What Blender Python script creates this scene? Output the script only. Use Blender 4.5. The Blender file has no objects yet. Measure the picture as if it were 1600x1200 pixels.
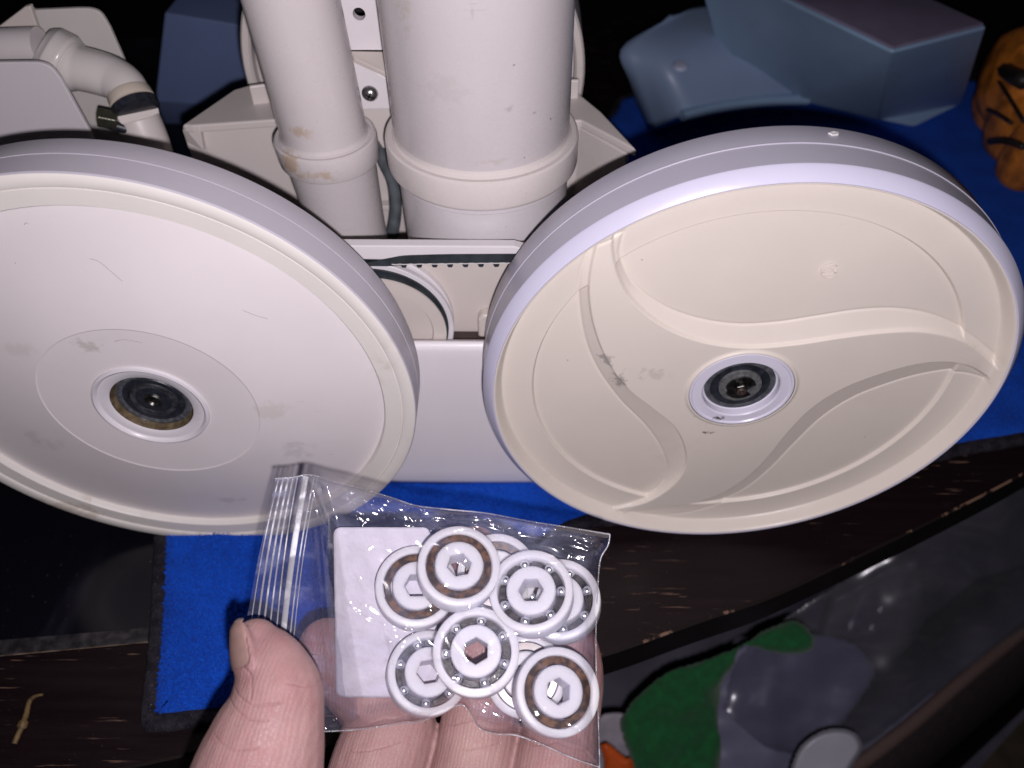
import bpy, math, random
import numpy as np
from mathutils import Vector, Matrix, noise
random.seed(4)
PI = math.pi
S = bpy.context.scene
COL = S.collection

# ------------------------------------------------------------------ camera, world, lamp, exposure
F = 1274.8
M = np.array([[0.9999883, -0.0045220, 0.0017103], [0.0044811, 0.7341606, -0.6789611], [0.0018146, 0.6789608, 0.7341723]])
T = np.array([0.0258432, -0.2204024, 0.3501211])
def ray(px, py): return M @ np.array([(px - 800) / F, -(py - 600) / F, -1.0])
def at(px, py, t): return T + ray(px, py) * t
def ony(px, py, y):
    d = ray(px, py); return T + d * ((y - T[1]) / d[1])
def onz(px, py, z):
    d = ray(px, py); return T + d * ((z - T[2]) / d[2])

cd = bpy.data.cameras.new("camera"); cam = bpy.data.objects.new("camera", cd); COL.objects.link(cam)
cam.matrix_world = Matrix([[*M[0], T[0]], [*M[1], T[1]], [*M[2], T[2]], [0, 0, 0, 1]])
cd.sensor_width = 36; cd.lens = F / 1600 * 36; cd.clip_start = 0.005; cd.clip_end = 50
cd.dof.use_dof = True; cd.dof.focus_distance = 0.292; cd.dof.aperture_fstop = 10.5
S.camera = cam
wd = bpy.data.worlds.new("World"); S.world = wd; wd.use_nodes = True
wd.node_tree.nodes["Background"].inputs[0].default_value = (0.75, 0.8, 1.0, 1)
wd.node_tree.nodes["Background"].inputs[1].default_value = 0.006
ld = bpy.data.lights.new("phone_flash", 'POINT'); lo = bpy.data.objects.new("phone_flash", ld); COL.objects.link(lo)
ld.energy = 4.55; ld.shadow_soft_size = 0.0028; ld.color = (1.0, 0.93, 0.985)
lo.location = Vector(T + M @ np.array([0.0075, -0.0150, 0.009]))
S.view_settings.view_transform = 'Standard'; S.view_settings.look = 'None'
S.view_settings.exposure = 0; S.view_settings.gamma = 1
S.cycles.transparent_max_bounces = 24; S.cycles.max_bounces = 10

# ------------------------------------------------------------------ helpers
def link(name, me, mat=None, parent=None, loc=None):
    o = bpy.data.objects.new(name, me); COL.objects.link(o)
    if mat is not None and me is not None:
        for m in (mat if isinstance(mat, list) else [mat]): me.materials.append(m)
    if parent is not None: o.parent = parent
    if loc is not None: o.location = loc
    return o
def tag(o, label=None, cat=None, group=None, kind=None):
    for k, v in (('label', label), ('category', cat), ('group', group), ('kind', kind)):
        if v: o[k] = v
    return o
def empty(name, loc=(0, 0, 0)):
    o = bpy.data.objects.new(name, None); COL.objects.link(o); o.location = loc; o.empty_display_size = .01; return o
def mk(name, V, Fc, smooth=True, ang=None):
    me = bpy.data.meshes.new(name); me.from_pydata([tuple(map(float, v)) for v in V], [], Fc)
    me.validate()
    if smooth: me.polygons.foreach_set('use_smooth', [True] * len(me.polygons))
    if ang:
        me.set_sharp_from_angle(angle=math.radians(ang))
    me.update(); return me
def lathe(name, prof, axis='y', n=160, ang=28, close=False):
    """profile [(r, h)] turned round an axis"""
    V = []; Fc = []; m = len(prof)
    for i in range(n):
        a = 2 * PI * i / n
        for r, h in prof:
            c, s = r * math.cos(a), r * math.sin(a)
            V.append((c, h, s) if axis == 'y' else (c, s, h))
    mm = m if close else m - 1
    for i in range(n):
        j = (i + 1) % n
        for k in range(mm):
            k2 = (k + 1) % m
            q = (i * m + k, i * m + k2, j * m + k2, j * m + k)
            Fc.append(q if axis == 'y' else q[::-1])
    return mk(name, V, Fc, True, ang)
def frames(P):
    P = [np.array(p, float) for p in P]; Ts = []
    for i in range(len(P)):
        d = P[min(i + 1, len(P) - 1)] - P[max(i - 1, 0)]; Ts.append(d / (np.linalg.norm(d) + 1e-12))
    u = np.cross(Ts[0], [0, 0, 1.0])
    if np.linalg.norm(u) < .1: u = np.cross(Ts[0], [0, 1.0, 0])
    u /= np.linalg.norm(u); out = []
    for t in Ts:
        u = u - t * (u @ t); u /= np.linalg.norm(u); out.append((u.copy(), np.cross(t, u)))
    return P, Ts, out
def spline(P, n):
    P = np.array(P, float); k = len(P); out = []
    for i in range(n):
        s = i / (n - 1) * (k - 1); j = min(int(s), k - 2); f = s - j
        p0, p1, p2, p3 = P[max(j - 1, 0)], P[j], P[j + 1], P[min(j + 2, k - 1)]
        out.append(.5 * ((2 * p1) + (-p0 + p2) * f + (2 * p0 - 5 * p1 + 4 * p2 - p3) * f * f + (-p0 + 3 * p1 - 3 * p2 + p3) * f ** 3))
    return np.array(out)
def tube_data(P, R, seg=12, cap=True, flat=None):
    P, Ts, Fr = frames(P); V = []; Fc = []
    if not hasattr(R, '__len__'): R = [R] * len(P)
    for p, (u, v), r in zip(P, Fr, R):
        for k in range(seg):
            a = 2 * PI * k / seg
            V.append(p + u * (r * math.cos(a)) + v * (r * math.sin(a) * (flat or 1)))
    for i in range(len(P) - 1):
        for k in range(seg):
            k2 = (k + 1) % seg
            Fc.append((i * seg + k, i * seg + k2, (i + 1) * seg + k2, (i + 1) * seg + k))
    if cap:
        Fc.append(tuple(range(seg))[::-1]); Fc.append(tuple(range((len(P) - 1) * seg, len(P) * seg)))
    return V, Fc
def tube(name, P, R, seg=12, cap=True, flat=None, ang=50):
    V, Fc = tube_data(P, R, seg, cap, flat); return mk(name, V, Fc, True, ang)
def join(parts):
    V = []; Fc = []
    for v, f in parts:
        b = len(V); V += [tuple(x) for x in v]; Fc += [tuple(b + i for i in q) for q in f]
    return V, Fc
def prism(pts, d, a=0):
    """closed polygon of 3-D points pushed along vector d"""
    n = len(pts); d = np.array(d, float)
    V = [np.array(p, float) for p in pts] + [np.array(p, float) + d for p in pts]
    Fc = [tuple(range(n)), tuple(range(2 * n - 1, n - 1, -1))]
    for i in range(n):
        j = (i + 1) % n; Fc.append((i, n + i, n + j, j))
    return V, Fc
def fixn(me):
    import bmesh
    bm = bmesh.new(); bm.from_mesh(me); bmesh.ops.recalc_face_normals(bm, faces=bm.faces); bm.to_mesh(me); bm.free(); return me
def bevel(o, w, seg=3, ang=35):
    m = o.modifiers.new('bevel', 'BEVEL'); m.width = w; m.segments = seg; m.limit_method = 'ANGLE'; m.angle_limit = math.radians(ang)
    m.harden_normals = False; return o
def box_data(c, s):
    c = np.array(c, float); x, y, z = np.array(s, float) / 2
    V = [c + np.array(k) for k in ((-x, -y, -z), (x, -y, -z), (x, y, -z), (-x, y, -z), (-x, -y, z), (x, -y, z), (x, y, z), (-x, y, z))]
    return V, [(3, 2, 1, 0), (4, 5, 6, 7), (0, 1, 5, 4), (1, 2, 6, 5), (2, 3, 7, 6), (3, 0, 4, 7)]
def rrect(w, h, r, n=6):
    out = []
    for cx, cy, a0 in ((w / 2 - r, h / 2 - r, 0), (-w / 2 + r, h / 2 - r, PI / 2), (-w / 2 + r, -h / 2 + r, PI), (w / 2 - r, -h / 2 + r, 1.5 * PI)):
        for i in range(n + 1):
            a = a0 + PI / 2 * i / n; out.append((cx + r * math.cos(a), cy + r * math.sin(a)))
    return out

# ------------------------------------------------------------------ materials
class NT:
    def __init__(s, name):
        s.m = bpy.data.materials.new(name); s.m.use_nodes = True; s.t = s.m.node_tree; s.t.nodes.clear()
        s.out = s.n('ShaderNodeOutputMaterial')
    def n(s, typ, **kw):
        nd = s.t.nodes.new(typ)
        for k, v in kw.items():
            if k.startswith('i_'):
                key = k[2:]; key = int(key) if key.isdigit() else key.replace('_', ' '); nd.inputs[key].default_value = v
            else: setattr(nd, k, v)
        return nd
    def l(s, a, b): s.t.links.new(a, b)
    def math(s, op, a, b=None, c=None, clamp=False):
        nd = s.n('ShaderNodeMath', operation=op); nd.use_clamp = clamp
        for i, v in enumerate((a, b, c)):
            if v is None: continue
            if isinstance(v, (int, float)): nd.inputs[i].default_value = v
            else: s.l(v, nd.inputs[i])
        return nd.outputs[0]
    def noise(s, vec, scale, detail=4, rough=.55, dist=0):
        nd = s.n('ShaderNodeTexNoise', i_Scale=scale, i_Detail=detail, i_Roughness=rough, i_Distortion=dist); s.l(vec, nd.inputs['Vector']); return nd.outputs['Fac']
    def rng(s, v, a, b, c=0, d=1):
        nd = s.n('ShaderNodeMapRange', i_1=a, i_2=b, i_3=c, i_4=d); nd.interpolation_type = 'SMOOTHSTEP'; s.l(v, nd.inputs[0]); return nd.outputs[0]
    def mix(s, f, a, b):
        nd = s.n('ShaderNodeMix', data_type='RGBA')
        for k, v in ((0, f), (6, a), (7, b)):
            if isinstance(v, (int, float)): nd.inputs[k].default_value = v
            elif isinstance(v, tuple): nd.inputs[k].default_value = (*v, 1) if len(v) == 3 else v
            else: s.l(v, nd.inputs[k])
        return nd.outputs[2]
    def pos(s, kind='Object'):
        return s.n('ShaderNodeTexCoord').outputs[kind]
    def mapping(s, v, scale=(1, 1, 1), rot=(0, 0, 0), loc=(0, 0, 0)):
        nd = s.n('ShaderNodeMapping'); nd.inputs['Scale'].default_value = scale; nd.inputs['Rotation'].default_value = rot; nd.inputs['Location'].default_value = loc
        s.l(v, nd.inputs['Vector']); return nd.outputs[0]
    def bump(s, h, dist, strength=1.0, normal=None):
        nd = s.n('ShaderNodeBump', i_Strength=strength, i_Distance=dist); s.l(h, nd.inputs['Height'])
        if normal: s.l(normal, nd.inputs['Normal'])
        return nd.outputs[0]
    def bsdf(s, **kw):
        nd = s.n('ShaderNodeBsdfPrincipled')
        for k, v in kw.items():
            key = k.replace('_', ' ')
            if isinstance(v, (int, float)): nd.inputs[key].default_value = v
            elif isinstance(v, tuple): nd.inputs[key].default_value = (*v, 1) if (len(v) == 3 and nd.inputs[key].type == 'RGBA') else v
            else: s.l(v, nd.inputs[key])
        return nd
    def done(s, sh): s.l(sh, s.out.inputs['Surface']); return s.m

def plastic(name, col, rough=.4, dirt=.35, dirtcol=(.36, .27, .17), marks=(), spec=.45, specks=.5, bumpd=.00008):
    """moulded plastic: faint mottling, specks, yellow-brown grime, and stains at given object-space spots
    marks: (x,y,z, rx,ry,rz, colour, strength, noise_scale)"""
    t = NT(name); p = t.pos()
    n1 = t.noise(p, 18, 5); n2 = t.noise(p, 160, 4); n3 = t.noise(p, 5, 3)
    c = t.mix(t.rng(n1, .3, .75), tuple(x * .965 for x in col), tuple(min(1, x * 1.02) for x in col))
    if dirt:
        f = t.math('MULTIPLY', t.rng(n1, .56, .80), t.rng(n2, .42, .7))
        f = t.math('MULTIPLY', f, dirt); c = t.mix(f, c, dirtcol)
    if specks:
        vo = t.n('ShaderNodeTexVoronoi', i_Scale=95.0); t.l(p, vo.inputs['Vector'])
        f = t.math('MULTIPLY', t.math('LESS_THAN', vo.outputs['Distance'], .035), t.rng(t.noise(p, 30, 2), .52, .6))
        c = t.mix(t.math('MULTIPLY', f, specks), c, (.1, .08, .07))
        # hair-fine scuffs
        sc = t.noise(t.mapping(p, (60, 60, 900), (.4, .5, .2)), 1, 3, .5)
        f = t.math('MULTIPLY', t.rng(sc, .70, .76), t.rng(t.noise(p, 26, 2), .5, .62)); c = t.mix(t.math('MULTIPLY', f, .35 * specks), c, (.25, .22, .2))
    for (x, y, z, rx, ry, rz, mc, st, ns) in marks:
        mp = t.mapping(p, (1 / rx, 1 / ry, 1 / rz), (0, 0, 0), (-x / rx, -y / ry, -z / rz))
        ln = t.n('ShaderNodeVectorMath', operation='LENGTH'); t.l(mp, ln.inputs[0])
        g = t.math('SUBTRACT', 1.0, ln.outputs['Value'], clamp=True)
        nz = t.noise(p, ns, 5, .7)
        f = t.rng(t.math('ADD', t.math('MULTIPLY', g, .45), nz), .72, .9)
        f = t.math('MULTIPLY', t.math('MULTIPLY', f, t.rng(g, 0, .25)), st); c = t.mix(f, c, mc)
    b = t.bsdf(Base_Color=c, Roughness=t.rng(n2, .2, .8, rough - .05, rough + .07), Specular_IOR_Level=spec,
               Normal=t.bump(t.noise(p, 420, 3), bumpd, .35))
    return t.done(b.outputs[0])
def simple(name, col, rough=.5, metal=0, nscale=60, var=.25, bumpd=0.0002, spec=.5, **kw):
    t = NT(name); p = t.pos(); n = t.noise(p, nscale, 5)
    c = t.mix(t.rng(n, .3, .75), tuple(x * (1 - var) for x in col), tuple(min(1, x * (1 + var * .4)) for x in col))
    b = t.bsdf(Base_Color=c, Roughness=rough, Metallic=metal, Specular_IOR_Level=spec, Normal=t.bump(t.noise(p, nscale * 5, 4), bumpd, .4), **kw)
    return t.done(b.outputs[0])

STAIN = (.42, .27, .13)
m_cream_l = plastic('cream_disc_plastic', (.80, .75, .755), .42, .12, marks=[
    (-.0125, -.002, .0335, .0105, .02, .009, (.42, .40, .36), .5, 260),
    (.047, 0, -.002, .018, .02, .012, (.58, .52, .47), .35, 130), (.052, 0, -.032, .014, .02, .016, (.5, .48, .48), .4, 110),
    (.012, 0, -.072, .016, .02, .007, (.5, .47, .46), .45, 110), (-.056, 0, -.025, .02, .02, .018, (.5, .47, .47), .4, 60),
    (-.04, 0, .03, .014, .02, .012, (.55, .52, .5), .35, 60)])
m_tyre_l = plastic('grey_white_tyre', (.53, .505, .565), .42, .2)
m_rim_l = plastic('aged_rim', (.78, .74, .70), .45, .4, marks=[(.0, 0, -.102, .08, .03, .006, (.42, .33, .22), .6, 140), (-.07, 0, -.08, .04, .03, .02, (.42, .33, .22), .45, 140)])
m_tyre_r = plastic('white_tyre_shaded', (.50, .485, .57), .32, .05, specks=.6, marks=[(-.103, .012, .01, .008, .02, .03, (.2, .18, .18), .6, 180), (-.1, .004, -.02, .01, .02, .02, (.45, .42, .42), .5, 180)])  # tyre darker than its rim; grazing light put into the colour
m_cream_r = plastic('warm_cream_disc', (.78, .71, .640), .33, .14, marks=[
    (-.0565, 0, .0150, .0065, .02, .011, (.26, .24, .24), .6, 330), (-.0500, 0, .004, .0065, .02, .011, (.22, .2, .19), .7, 380),
    (-.0365, 0, .0085, .012, .02, .007, (.45, .41, .37), .4, 300), (-.009, 0, -.0275, .005, .02, .0018, (.1, .08, .06), .95, 700), (-.085, 0, -.066, .02, .02, .014, (.5, .4, .3), .35, 130)])
m_hub_r = plastic('white_hub', (.74, .72, .84), .3, .05, specks=.4, marks=[(-.006, .003, -.0175, .006, .02, .003, (.06, .05, .05), 1, 700)])
def pipemark(px, py, rx, rz, col, st, ns):
    q = ony(px, py, .0765 - .0335) - np.array([.0127, .0765, 0]); return (q[0], q[1], q[2], rx, .02, rz, col, st, ns)
m_pipe = plastic('pipe_plastic', (.58, .54, .545), .26, .3, (.45, .33, .2), spec=.5, specks=.8, marks=[
    pipemark(795, 172, .004, .0025, (.32, .3, .29), .45, 500), pipemark(836, 188, .0022, .0016, (.2, .18, .17), .6, 600), pipemark(738, 15, .0012, .006, (.4, .38, .37), .4, 500),
    pipemark(803, 104, .001, .001, (.1, .08, .08), .9, 500), pipemark(870, 60, .006, .022, (.42, .36, .28), .4, 200), pipemark(765, 250, .02, .003, (.42, .36, .28), .35, 200),
    pipemark(690, 140, .02, .012, (.46, .43, .42), .3, 260), pipemark(625, 40, .006, .02, (.42, .37, .3), .45, 200)])
m_pipe_s = plastic('small_pipe_plastic', (.62, .575, .575), .28, .45, (.42, .28, .14), spec=.5, marks=[
    (-.012, -.016, .168, .012, .012, .012, STAIN, .6, 120), (-.004, -.02, .182, .02, .02, .006, STAIN, .5, 150), (.0, -.02, .165, .02, .02, .006, STAIN, .5, 150), (-.017, -.012, .19, .005, .02, .016, STAIN, .6, 160)])
m_body = plastic('body_plastic', (.66, .60, .575), .38, .3)
m_body2 = plastic('panel_plastic', (.74, .70, .72), .36, .3)
m_tan = plastic('recess_plastic', (.62, .56, .52), .45, .4)
m_rubber = simple('belt_rubber', (.022, .030, .036), .5, nscale=200, var=.5)
m_black = simple('black_gap', (.012, .010, .012), .6)
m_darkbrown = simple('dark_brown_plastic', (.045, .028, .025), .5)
m_metal = simple('screw_metal', (.5, .5, .5), .28, 1.0, nscale=300, var=.4)
m_steel_d = simple('dark_steel', (.2, .2, .19), .4, 1.0, nscale=400, var=.6)
m_seal = simple('bearing_seal', (.024, .027, .038), .35, nscale=500, var=.5)
m_seal2 = simple('bearing_seal_grey', (.10, .105, .12), .3, nscale=500, var=.5)
m_washer = simple('washer_grey', (.20, .205, .21), .35, .3, nscale=500, var=.4)
m_glue = simple('yellowed_resin', (.17, .125, .075), .2, nscale=300, var=.5)
m_pom = plastic('white_nylon', (.73, .72, .80), .38, 0, specks=0, spec=.35)
for nd in m_pom.node_tree.nodes:
    if nd.type == 'BSDF_PRINCIPLED': nd.inputs['Subsurface Weight'].default_value = .9; nd.inputs['Subsurface Radius'].default_value = (.006, .006, .007); nd.inputs['Subsurface Scale'].default_value = 1.0
m_ball = simple('chrome_ball', (.78, .78, .80), .26, 1.0, nscale=300, var=.05, bumpd=0)

# ================================================================== TABLE AND GROUND
def hull_pts():
    e = [(-300, 1262), (-60, 1240), (110, 1215), (210, 1198), (330, 1172), (500, 1138), (720, 1087), (945, 1024), (1090, 973), (1196, 937), (1294, 893), (1366, 859), (1451, 818), (1600, 741), (1700, 680)]
    return [onz(x, y, 0) for x, y in e]
EP = spline(hull_pts(), 90)
fl = link('floor', mk('floor', [(-4, -3, -.62), (4, -3, -.62), (4, 5, -.62), (-4, 5, -.62)], [(0, 1, 2, 3)]), simple('floor_dark_carpet', (.10, .075, .05), .8, nscale=14, var=.7, bumpd=.004))
tag(fl, 'dark brown mottled floor far below the table', kind='structure')

t = NT('espresso_wood'); p = t.pos()
g = t.noise(t.mapping(p, (14, 160, 40), (0, 0, .2)), 1, 6, .6)
c = t.mix(g, (.005, .0025, .0035), (.012, .0055, .0068))
sc = t.noise(t.mapping(p, (38, 760, 100), (0, 0, -.27)), 1, 4, .55)
msk = t.noise(p, 15, 4, .6)
f = t.math('MULTIPLY', t.rng(sc, .625, .66), t.rng(msk, .475, .58)); c = t.mix(f, c, (.17, .10, .07))
du = t.noise(p, 900, 2, .6); f2 = t.math('MULTIPLY', t.rng(du, .70, .76), t.rng(msk, .4, .6)); c = t.mix(t.math('MULTIPLY', f2, .6), c, (.2, .17, .15))
b = t.bsdf(Base_Color=c, Roughness=t.rng(g, .3, .7, .36, .55), Specular_IOR_Level=.22, Normal=t.bump(t.math('SUBTRACT', g, f), .0006, .5))
m_wood = t.done(b.outputs[0])
t = NT('worn_edge_wood'); p = t.pos()
n = t.noise(t.mapping(p, (90, 90, 90)), 1, 5, .65); n2 = t.noise(p, 14, 3)
c = t.mix(t.rng(t.math('ADD', n, t.math('MULTIPLY', n2, .5)), .79, .86), (.012, .007, .007), (.22, .13, .09))
m_edge = t.done(t.bsdf(Base_Color=c, Roughness=.5).outputs[0])
t = NT('black_glass'); p = t.pos()
n = t.noise(t.mapping(p, (30, 8, 8), (0, 0, .5)), 1, 4, .5); sp = t.noise(p, 700, 2, .6)
c = t.mix(t.rng(n, .5, .72), (.004, .004, .007), (.020, .020, .030))
c = t.mix(t.math('MULTIPLY', t.rng(sp, .72, .77), .5), c, (.25, .24, .24))
m_glass_b = t.done(t.bsdf(Base_Color=c, Roughness=.16, Specular_IOR_Level=.4).outputs[0])

table = empty('table', (0, .3, 0)); tag(table, 'dark espresso brown table with scratched curved front edge under the machine', 'table')
TL = np.array([0, -.3, 0])
V = []; Fc = []
n = len(EP)
back = [(1.1, .35, 0), (1.2, 1.0, 0), (-1.2, 1.0, 0), (-1.1, -.05, 0)]
top = [e for e in EP] + [np.array(b, float) for b in back]
Vt = [v + TL for v in top] + [v + TL + np.array([0, 0, -.0]) for v in top]
V, Fc = prism([v + TL + np.array([0, 0, -.0012]) for v in top], (0, 0, -.021))
V2 = [v + TL for v in top]
# top surface a hair inside the side so the worn bevel shows
cen = np.array([0, .4, 0])
ins = []
for i, v in enumerate(top):
    d = cen - v; d[2] = 0; d /= np.linalg.norm(d); ins.append(v + d * .0011)
o = link('table_top', fixn(mk('table_top', [v + TL for v in ins] + [v + TL + np.array([0, 0, -.0005]) for v in ins], [tuple(range(len(top)))[::1]] , False)), m_wood, table)
o = link('table_edge', fixn(mk('table_edge', V, Fc, False)), simple('edge_paint', (.006, .005, .007), .4, nscale=40, var=.5), table)
bv = []; bf = []
for i in range(n):
    bv += [ins[i] + TL, EP[i] + TL + np.array([0, 0, -.0013])]
    if i: bf.append((2 * i - 2, 2 * i - 1, 2 * i + 1, 2 * i))
o = link('worn_edge_strip', mk('worn_edge_strip', bv, bf, True), m_edge, table)
o['label'] = 'edge line where the dark paint has chipped to bare wood'
# glass inset on the left with bevelled strip and thin worn line
gl = [onz(-500, 1036, .0015), onz(-100, 1008, .0015), onz(0, 1000, .0015), onz(215, 982, .0015), onz(420, 965, .0015)]
gp = [x + TL for x in gl] + [np.array([-.15, .55, .0015]) + TL, np.array([-.8, .55, .0015]) + TL]
link('glass_inset', fixn(mk('glass_inset', *prism(gp, (0, 0, -.001)), False)), m_glass_b, table)
st = []; sf = []
for i, (x, y0, y1) in enumerate([(-500, 1036, 1064), (-100, 1008, 1033), (0, 1000, 1024), (110, 991, 1014), (215, 982, 1004), (420, 965, 985)]):
    st += [onz(x, y0, .0015) + TL, onz(x, y1, .0008) + TL, onz(x, y1 + 1.5, .0003) + TL]
    if i: k = 3 * i; sf += [(k - 3, k - 2, k + 1, k), (k - 2, k - 1, k + 2, k + 1)]
link('bevel_strip', mk('bevel_strip', st, sf[0::2], True), simple('satin_bevel', (.035, .032, .036), .45, nscale=200, var=.8), table)
link('trim_line', mk('trim_line', st, sf[1::2], True), simple('worn_trim_line', (.30, .22, .16), .5, nscale=120, var=.9), table)

# ------------------------------------------------------------------ twig
tw = spline([onz(67, 1085, .003), onz(55, 1088, .003), onz(46, 1096, .002), onz(40, 1119, .0022), onz(32, 1140, .0022), onz(22, 1162, .0015)], 30)
rr = [.0005 + .0007 * math.sin(min(1, i / 18) * 1.4) + (.0009 if 20 <= i <= 22 else 0) for i in range(30)]
tb = tw[0].copy()
o = link('twig', tube('twig', [q - tb for q in tw], rr, 8), simple('dry_stem', (.16, .10, .035), .6, nscale=300, var=.6), loc=tb)
tag(o, 'small dry plant stem lying on the dark table near the left frame edge', 'twig')

# ------------------------------------------------------------------ towel
def towel_z(x, y):
    z = .0035 + .0016 * noise.noise((x * 14, y * 14, 0)) + .0009 * noise.noise((x * 45, y * 45, 3))
    return z
tw_out_px = [(240, 830), (238, 870), (234, 950), (229, 1020), (222, 1080), (219, 1110), (219, 1128), (223, 1138), (235, 1141), (260, 1140), (300, 1134), (360, 1127)]
def towel_boundary():
    L = [onz(x, y, .003)[:2] for x, y in tw_out_px]
    L += [np.array(q) for q in ((-.075, -.079), (-.03, -.063), (.01, -.036), (.038, -.012), (.062, .004), (.092, .008), (.13, .016), (.18, .030), (.235, .043), (.27, .052), (.31, .060), (.38, .075), (.5, .10), (.64, .30), (.62, .455), (.30, .47), (.13, .445), (.085, .395), (-.10, .34), (-.22, .28), (-.20, .16), (-.165, .04))]
    return L
TB = spline([[*q, 0] for q in towel_boundary()] + [[*towel_boundary()[0], 0]], 460)[:, :2]
def inside(P, poly):
    x, y = P[:, 0], P[:, 1]; r = np.zeros(len(P), bool); j = len(poly) - 1
    for i in range(len(poly)):
        xi, yi = poly[i]; xj, yj = poly[j]
        c = ((yi > y) != (yj > y)) & (x < (xj - xi) * (y - yi) / (yj - yi + 1e-15) + xi); r ^= c; j = i
    return r
def dist_poly(P, poly, closed=True):
    d = np.full(len(P), 9.0); m = len(poly)
    for i in range(m if closed else m - 1):
        a = poly[i]; b = poly[(i + 1) % m]; ab = b - a
        t_ = np.clip(((P - a) @ ab) / (ab @ ab + 1e-15), 0, 1); q = P - a - t_[:, None] * ab
        d = np.minimum(d, np.sqrt((q * q).sum(1)))
    return d
gx = np.arange(-.24, .64, .003); gy = np.arange(-.10, .80, .003)
def grid_sheet(name, cond, zoff, rim):
    idx = {}; V = []; Fc = []
    XX, YY = np.meshgrid(gx, gy); P = np.stack([XX.ravel(), YY.ravel()], 1); ok = cond(P)
    nx = len(gx)
    for k in np.nonzero(ok)[0]:
        idx[k] = len(V); x, y = P[k]; V.append((x, y, towel_z(x, y) + zoff))
    for k in list(idx):
        if (k % nx) < nx - 1 and k + 1 in idx and k + nx in idx and k + nx + 1 in idx: Fc.append((idx[k], idx[k + 1], idx[k + nx + 1], idx[k + nx]))
    return V, Fc
t = NT('blue_terry'); p = t.pos()
n = t.noise(p, 45, 4); n2 = t.noise(p, 1500, 3, .7)
c = t.mix(t.rng(n, .3, .7), (.003, .062, .48), (.004, .085, .60)); c = t.mix(t.rng(n2, .45, .75), c, (.012, .15, .82))
c = t.mix(t.math('MULTIPLY', t.rng(t.noise(p, 22, 3), .62, .78), .35), c, (.012, .02, .06))
m_terry = t.done(t.bsdf(Base_Color=c, Roughness=.85, Specular_IOR_Level=.12, Sheen_Weight=.05, Sheen_Roughness=.4, Normal=t.bump(t.noise(p, 1100, 3, .7), .0012, .9)).outputs[0])
t = NT('dark_hem'); p = t.pos()
vo = t.n('ShaderNodeTexVoronoi', i_Scale=900.0); t.l(p, vo.inputs['Vector'])
c = t.mix(t.rng(t.noise(p, 160, 4), .35, .7), (.010, .009, .014), (.030, .026, .036))
c = t.mix(t.math('MULTIPLY', t.rng(t.noise(p, 1200, 2), .68, .75), .7), c, (.22, .2, .22))
m_hem = t.done(t.bsdf(Base_Color=c, Roughness=.9, Specular_IOR_Level=.2, Normal=t.bump(vo.outputs['Distance'], .0006, .8)).outputs[0])
towel = empty('towel', (.1, .2, 0)); tag(towel, 'bright blue terry towel with black hem spread under the machine', 'towel')
OFF = np.array([-.1, -.2, 0])
cp = np.array([.15, .25])
inner = []
for i in range(len(TB)):
    a, b_ = TB[i - 1], TB[(i + 1) % len(TB)]; tn = b_ - a; nn = np.array([-tn[1], tn[0]]); nn /= np.linalg.norm(nn)
    inner.append(TB[i] + nn * .0068)
inner = np.array(inner); inner = inner[dist_poly(inner, TB) > .0063]
# field: triangulated fan from boundary rings -> grid clipped to inner polygon, with a fitted rim ring
V, Fc = grid_sheet('terry', lambda P: inside(P, inner) & (dist_poly(P, inner) > .002), 0.0012, None)
o = link('terry_field', mk('terry_field', [np.array(v) + OFF for v in V], Fc), m_terry, towel)
# (inner ring is cleaned of corner loops)
# ragged rim closing the field up to the hem
rv = []; rf = []; mN = len(inner); fine = 900
loop_ = np.vstack([inner, inner[:1]]); al = np.r_[0, np.cumsum(np.linalg.norm(np.diff(loop_, axis=0), axis=1))]
dense = np.stack([np.interp(np.linspace(0, al[-1], fine, endpoint=False), al, loop_[:, k]) for k in (0, 1)], 1)
for _ in range(3): dense = (np.roll(dense, 1, 0) + dense * 2 + np.roll(dense, -1, 0)) / 4
for i in range(fine):
    a, b_ = dense[i - 1], dense[(i + 1) % fine]; tn = b_ - a; nn = np.array([-tn[1], tn[0]]); nn /= np.linalg.norm(nn) + 1e-9
    wob = .0005 * noise.noise((dense[i][0] * 500, dense[i][1] * 500, 0))
    q0 = dense[i] + nn * (-.0004 + wob); q1 = dense[i] + nn * .0052
    rv += [(q0[0], q0[1], towel_z(*q0) - .0006), (q0[0] + nn[0] * .0006, q0[1] + nn[1] * .0006, towel_z(*q0) + .0011), (q1[0], q1[1], towel_z(*q1) + .0013)]
    j = (i + 1) % fine; rf += [(3 * i, 3 * j, 3 * j + 1, 3 * i + 1), (3 * i + 1, 3 * j + 1, 3 * j + 2, 3 * i + 2)]
link('terry_rim', mk('terry_rim', [np.array(v) + OFF for v in rv], rf), m_terry, towel)
hv = []; hf = []
for i in range(len(TB)):
    a, b_ = TB[i - 1], TB[(i + 1) % len(TB)]; tn = b_ - a; nn = np.array([-tn[1], tn[0]]); nn /= np.linalg.norm(nn) + 1e-9
    w = .0004 * noise.noise((i * .3, 0, 0))
    prof = [(-.0002 + w, .0002), (0 + w, .0025), (.0012, .0036), (.0042, .0038), (.0068, .0030), (.0085, .0022)]
    for d_, z in prof: hv.append((TB[i][0] + nn[0] * d_, TB[i][1] + nn[1] * d_, z + .0008 * noise.noise((TB[i][0] * 30, TB[i][1] * 30, 0))))
    j = (i + 1) % len(TB)
    for k in range(5): hf.append((6 * i + k, 6 * j + k, 6 * j + k + 1, 6 * i + k + 1))
link('hem', mk('hem', [np.array(v) + OFF for v in hv], hf), m_hem, towel)['label'] = 'flat black bound edge of the towel'
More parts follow.
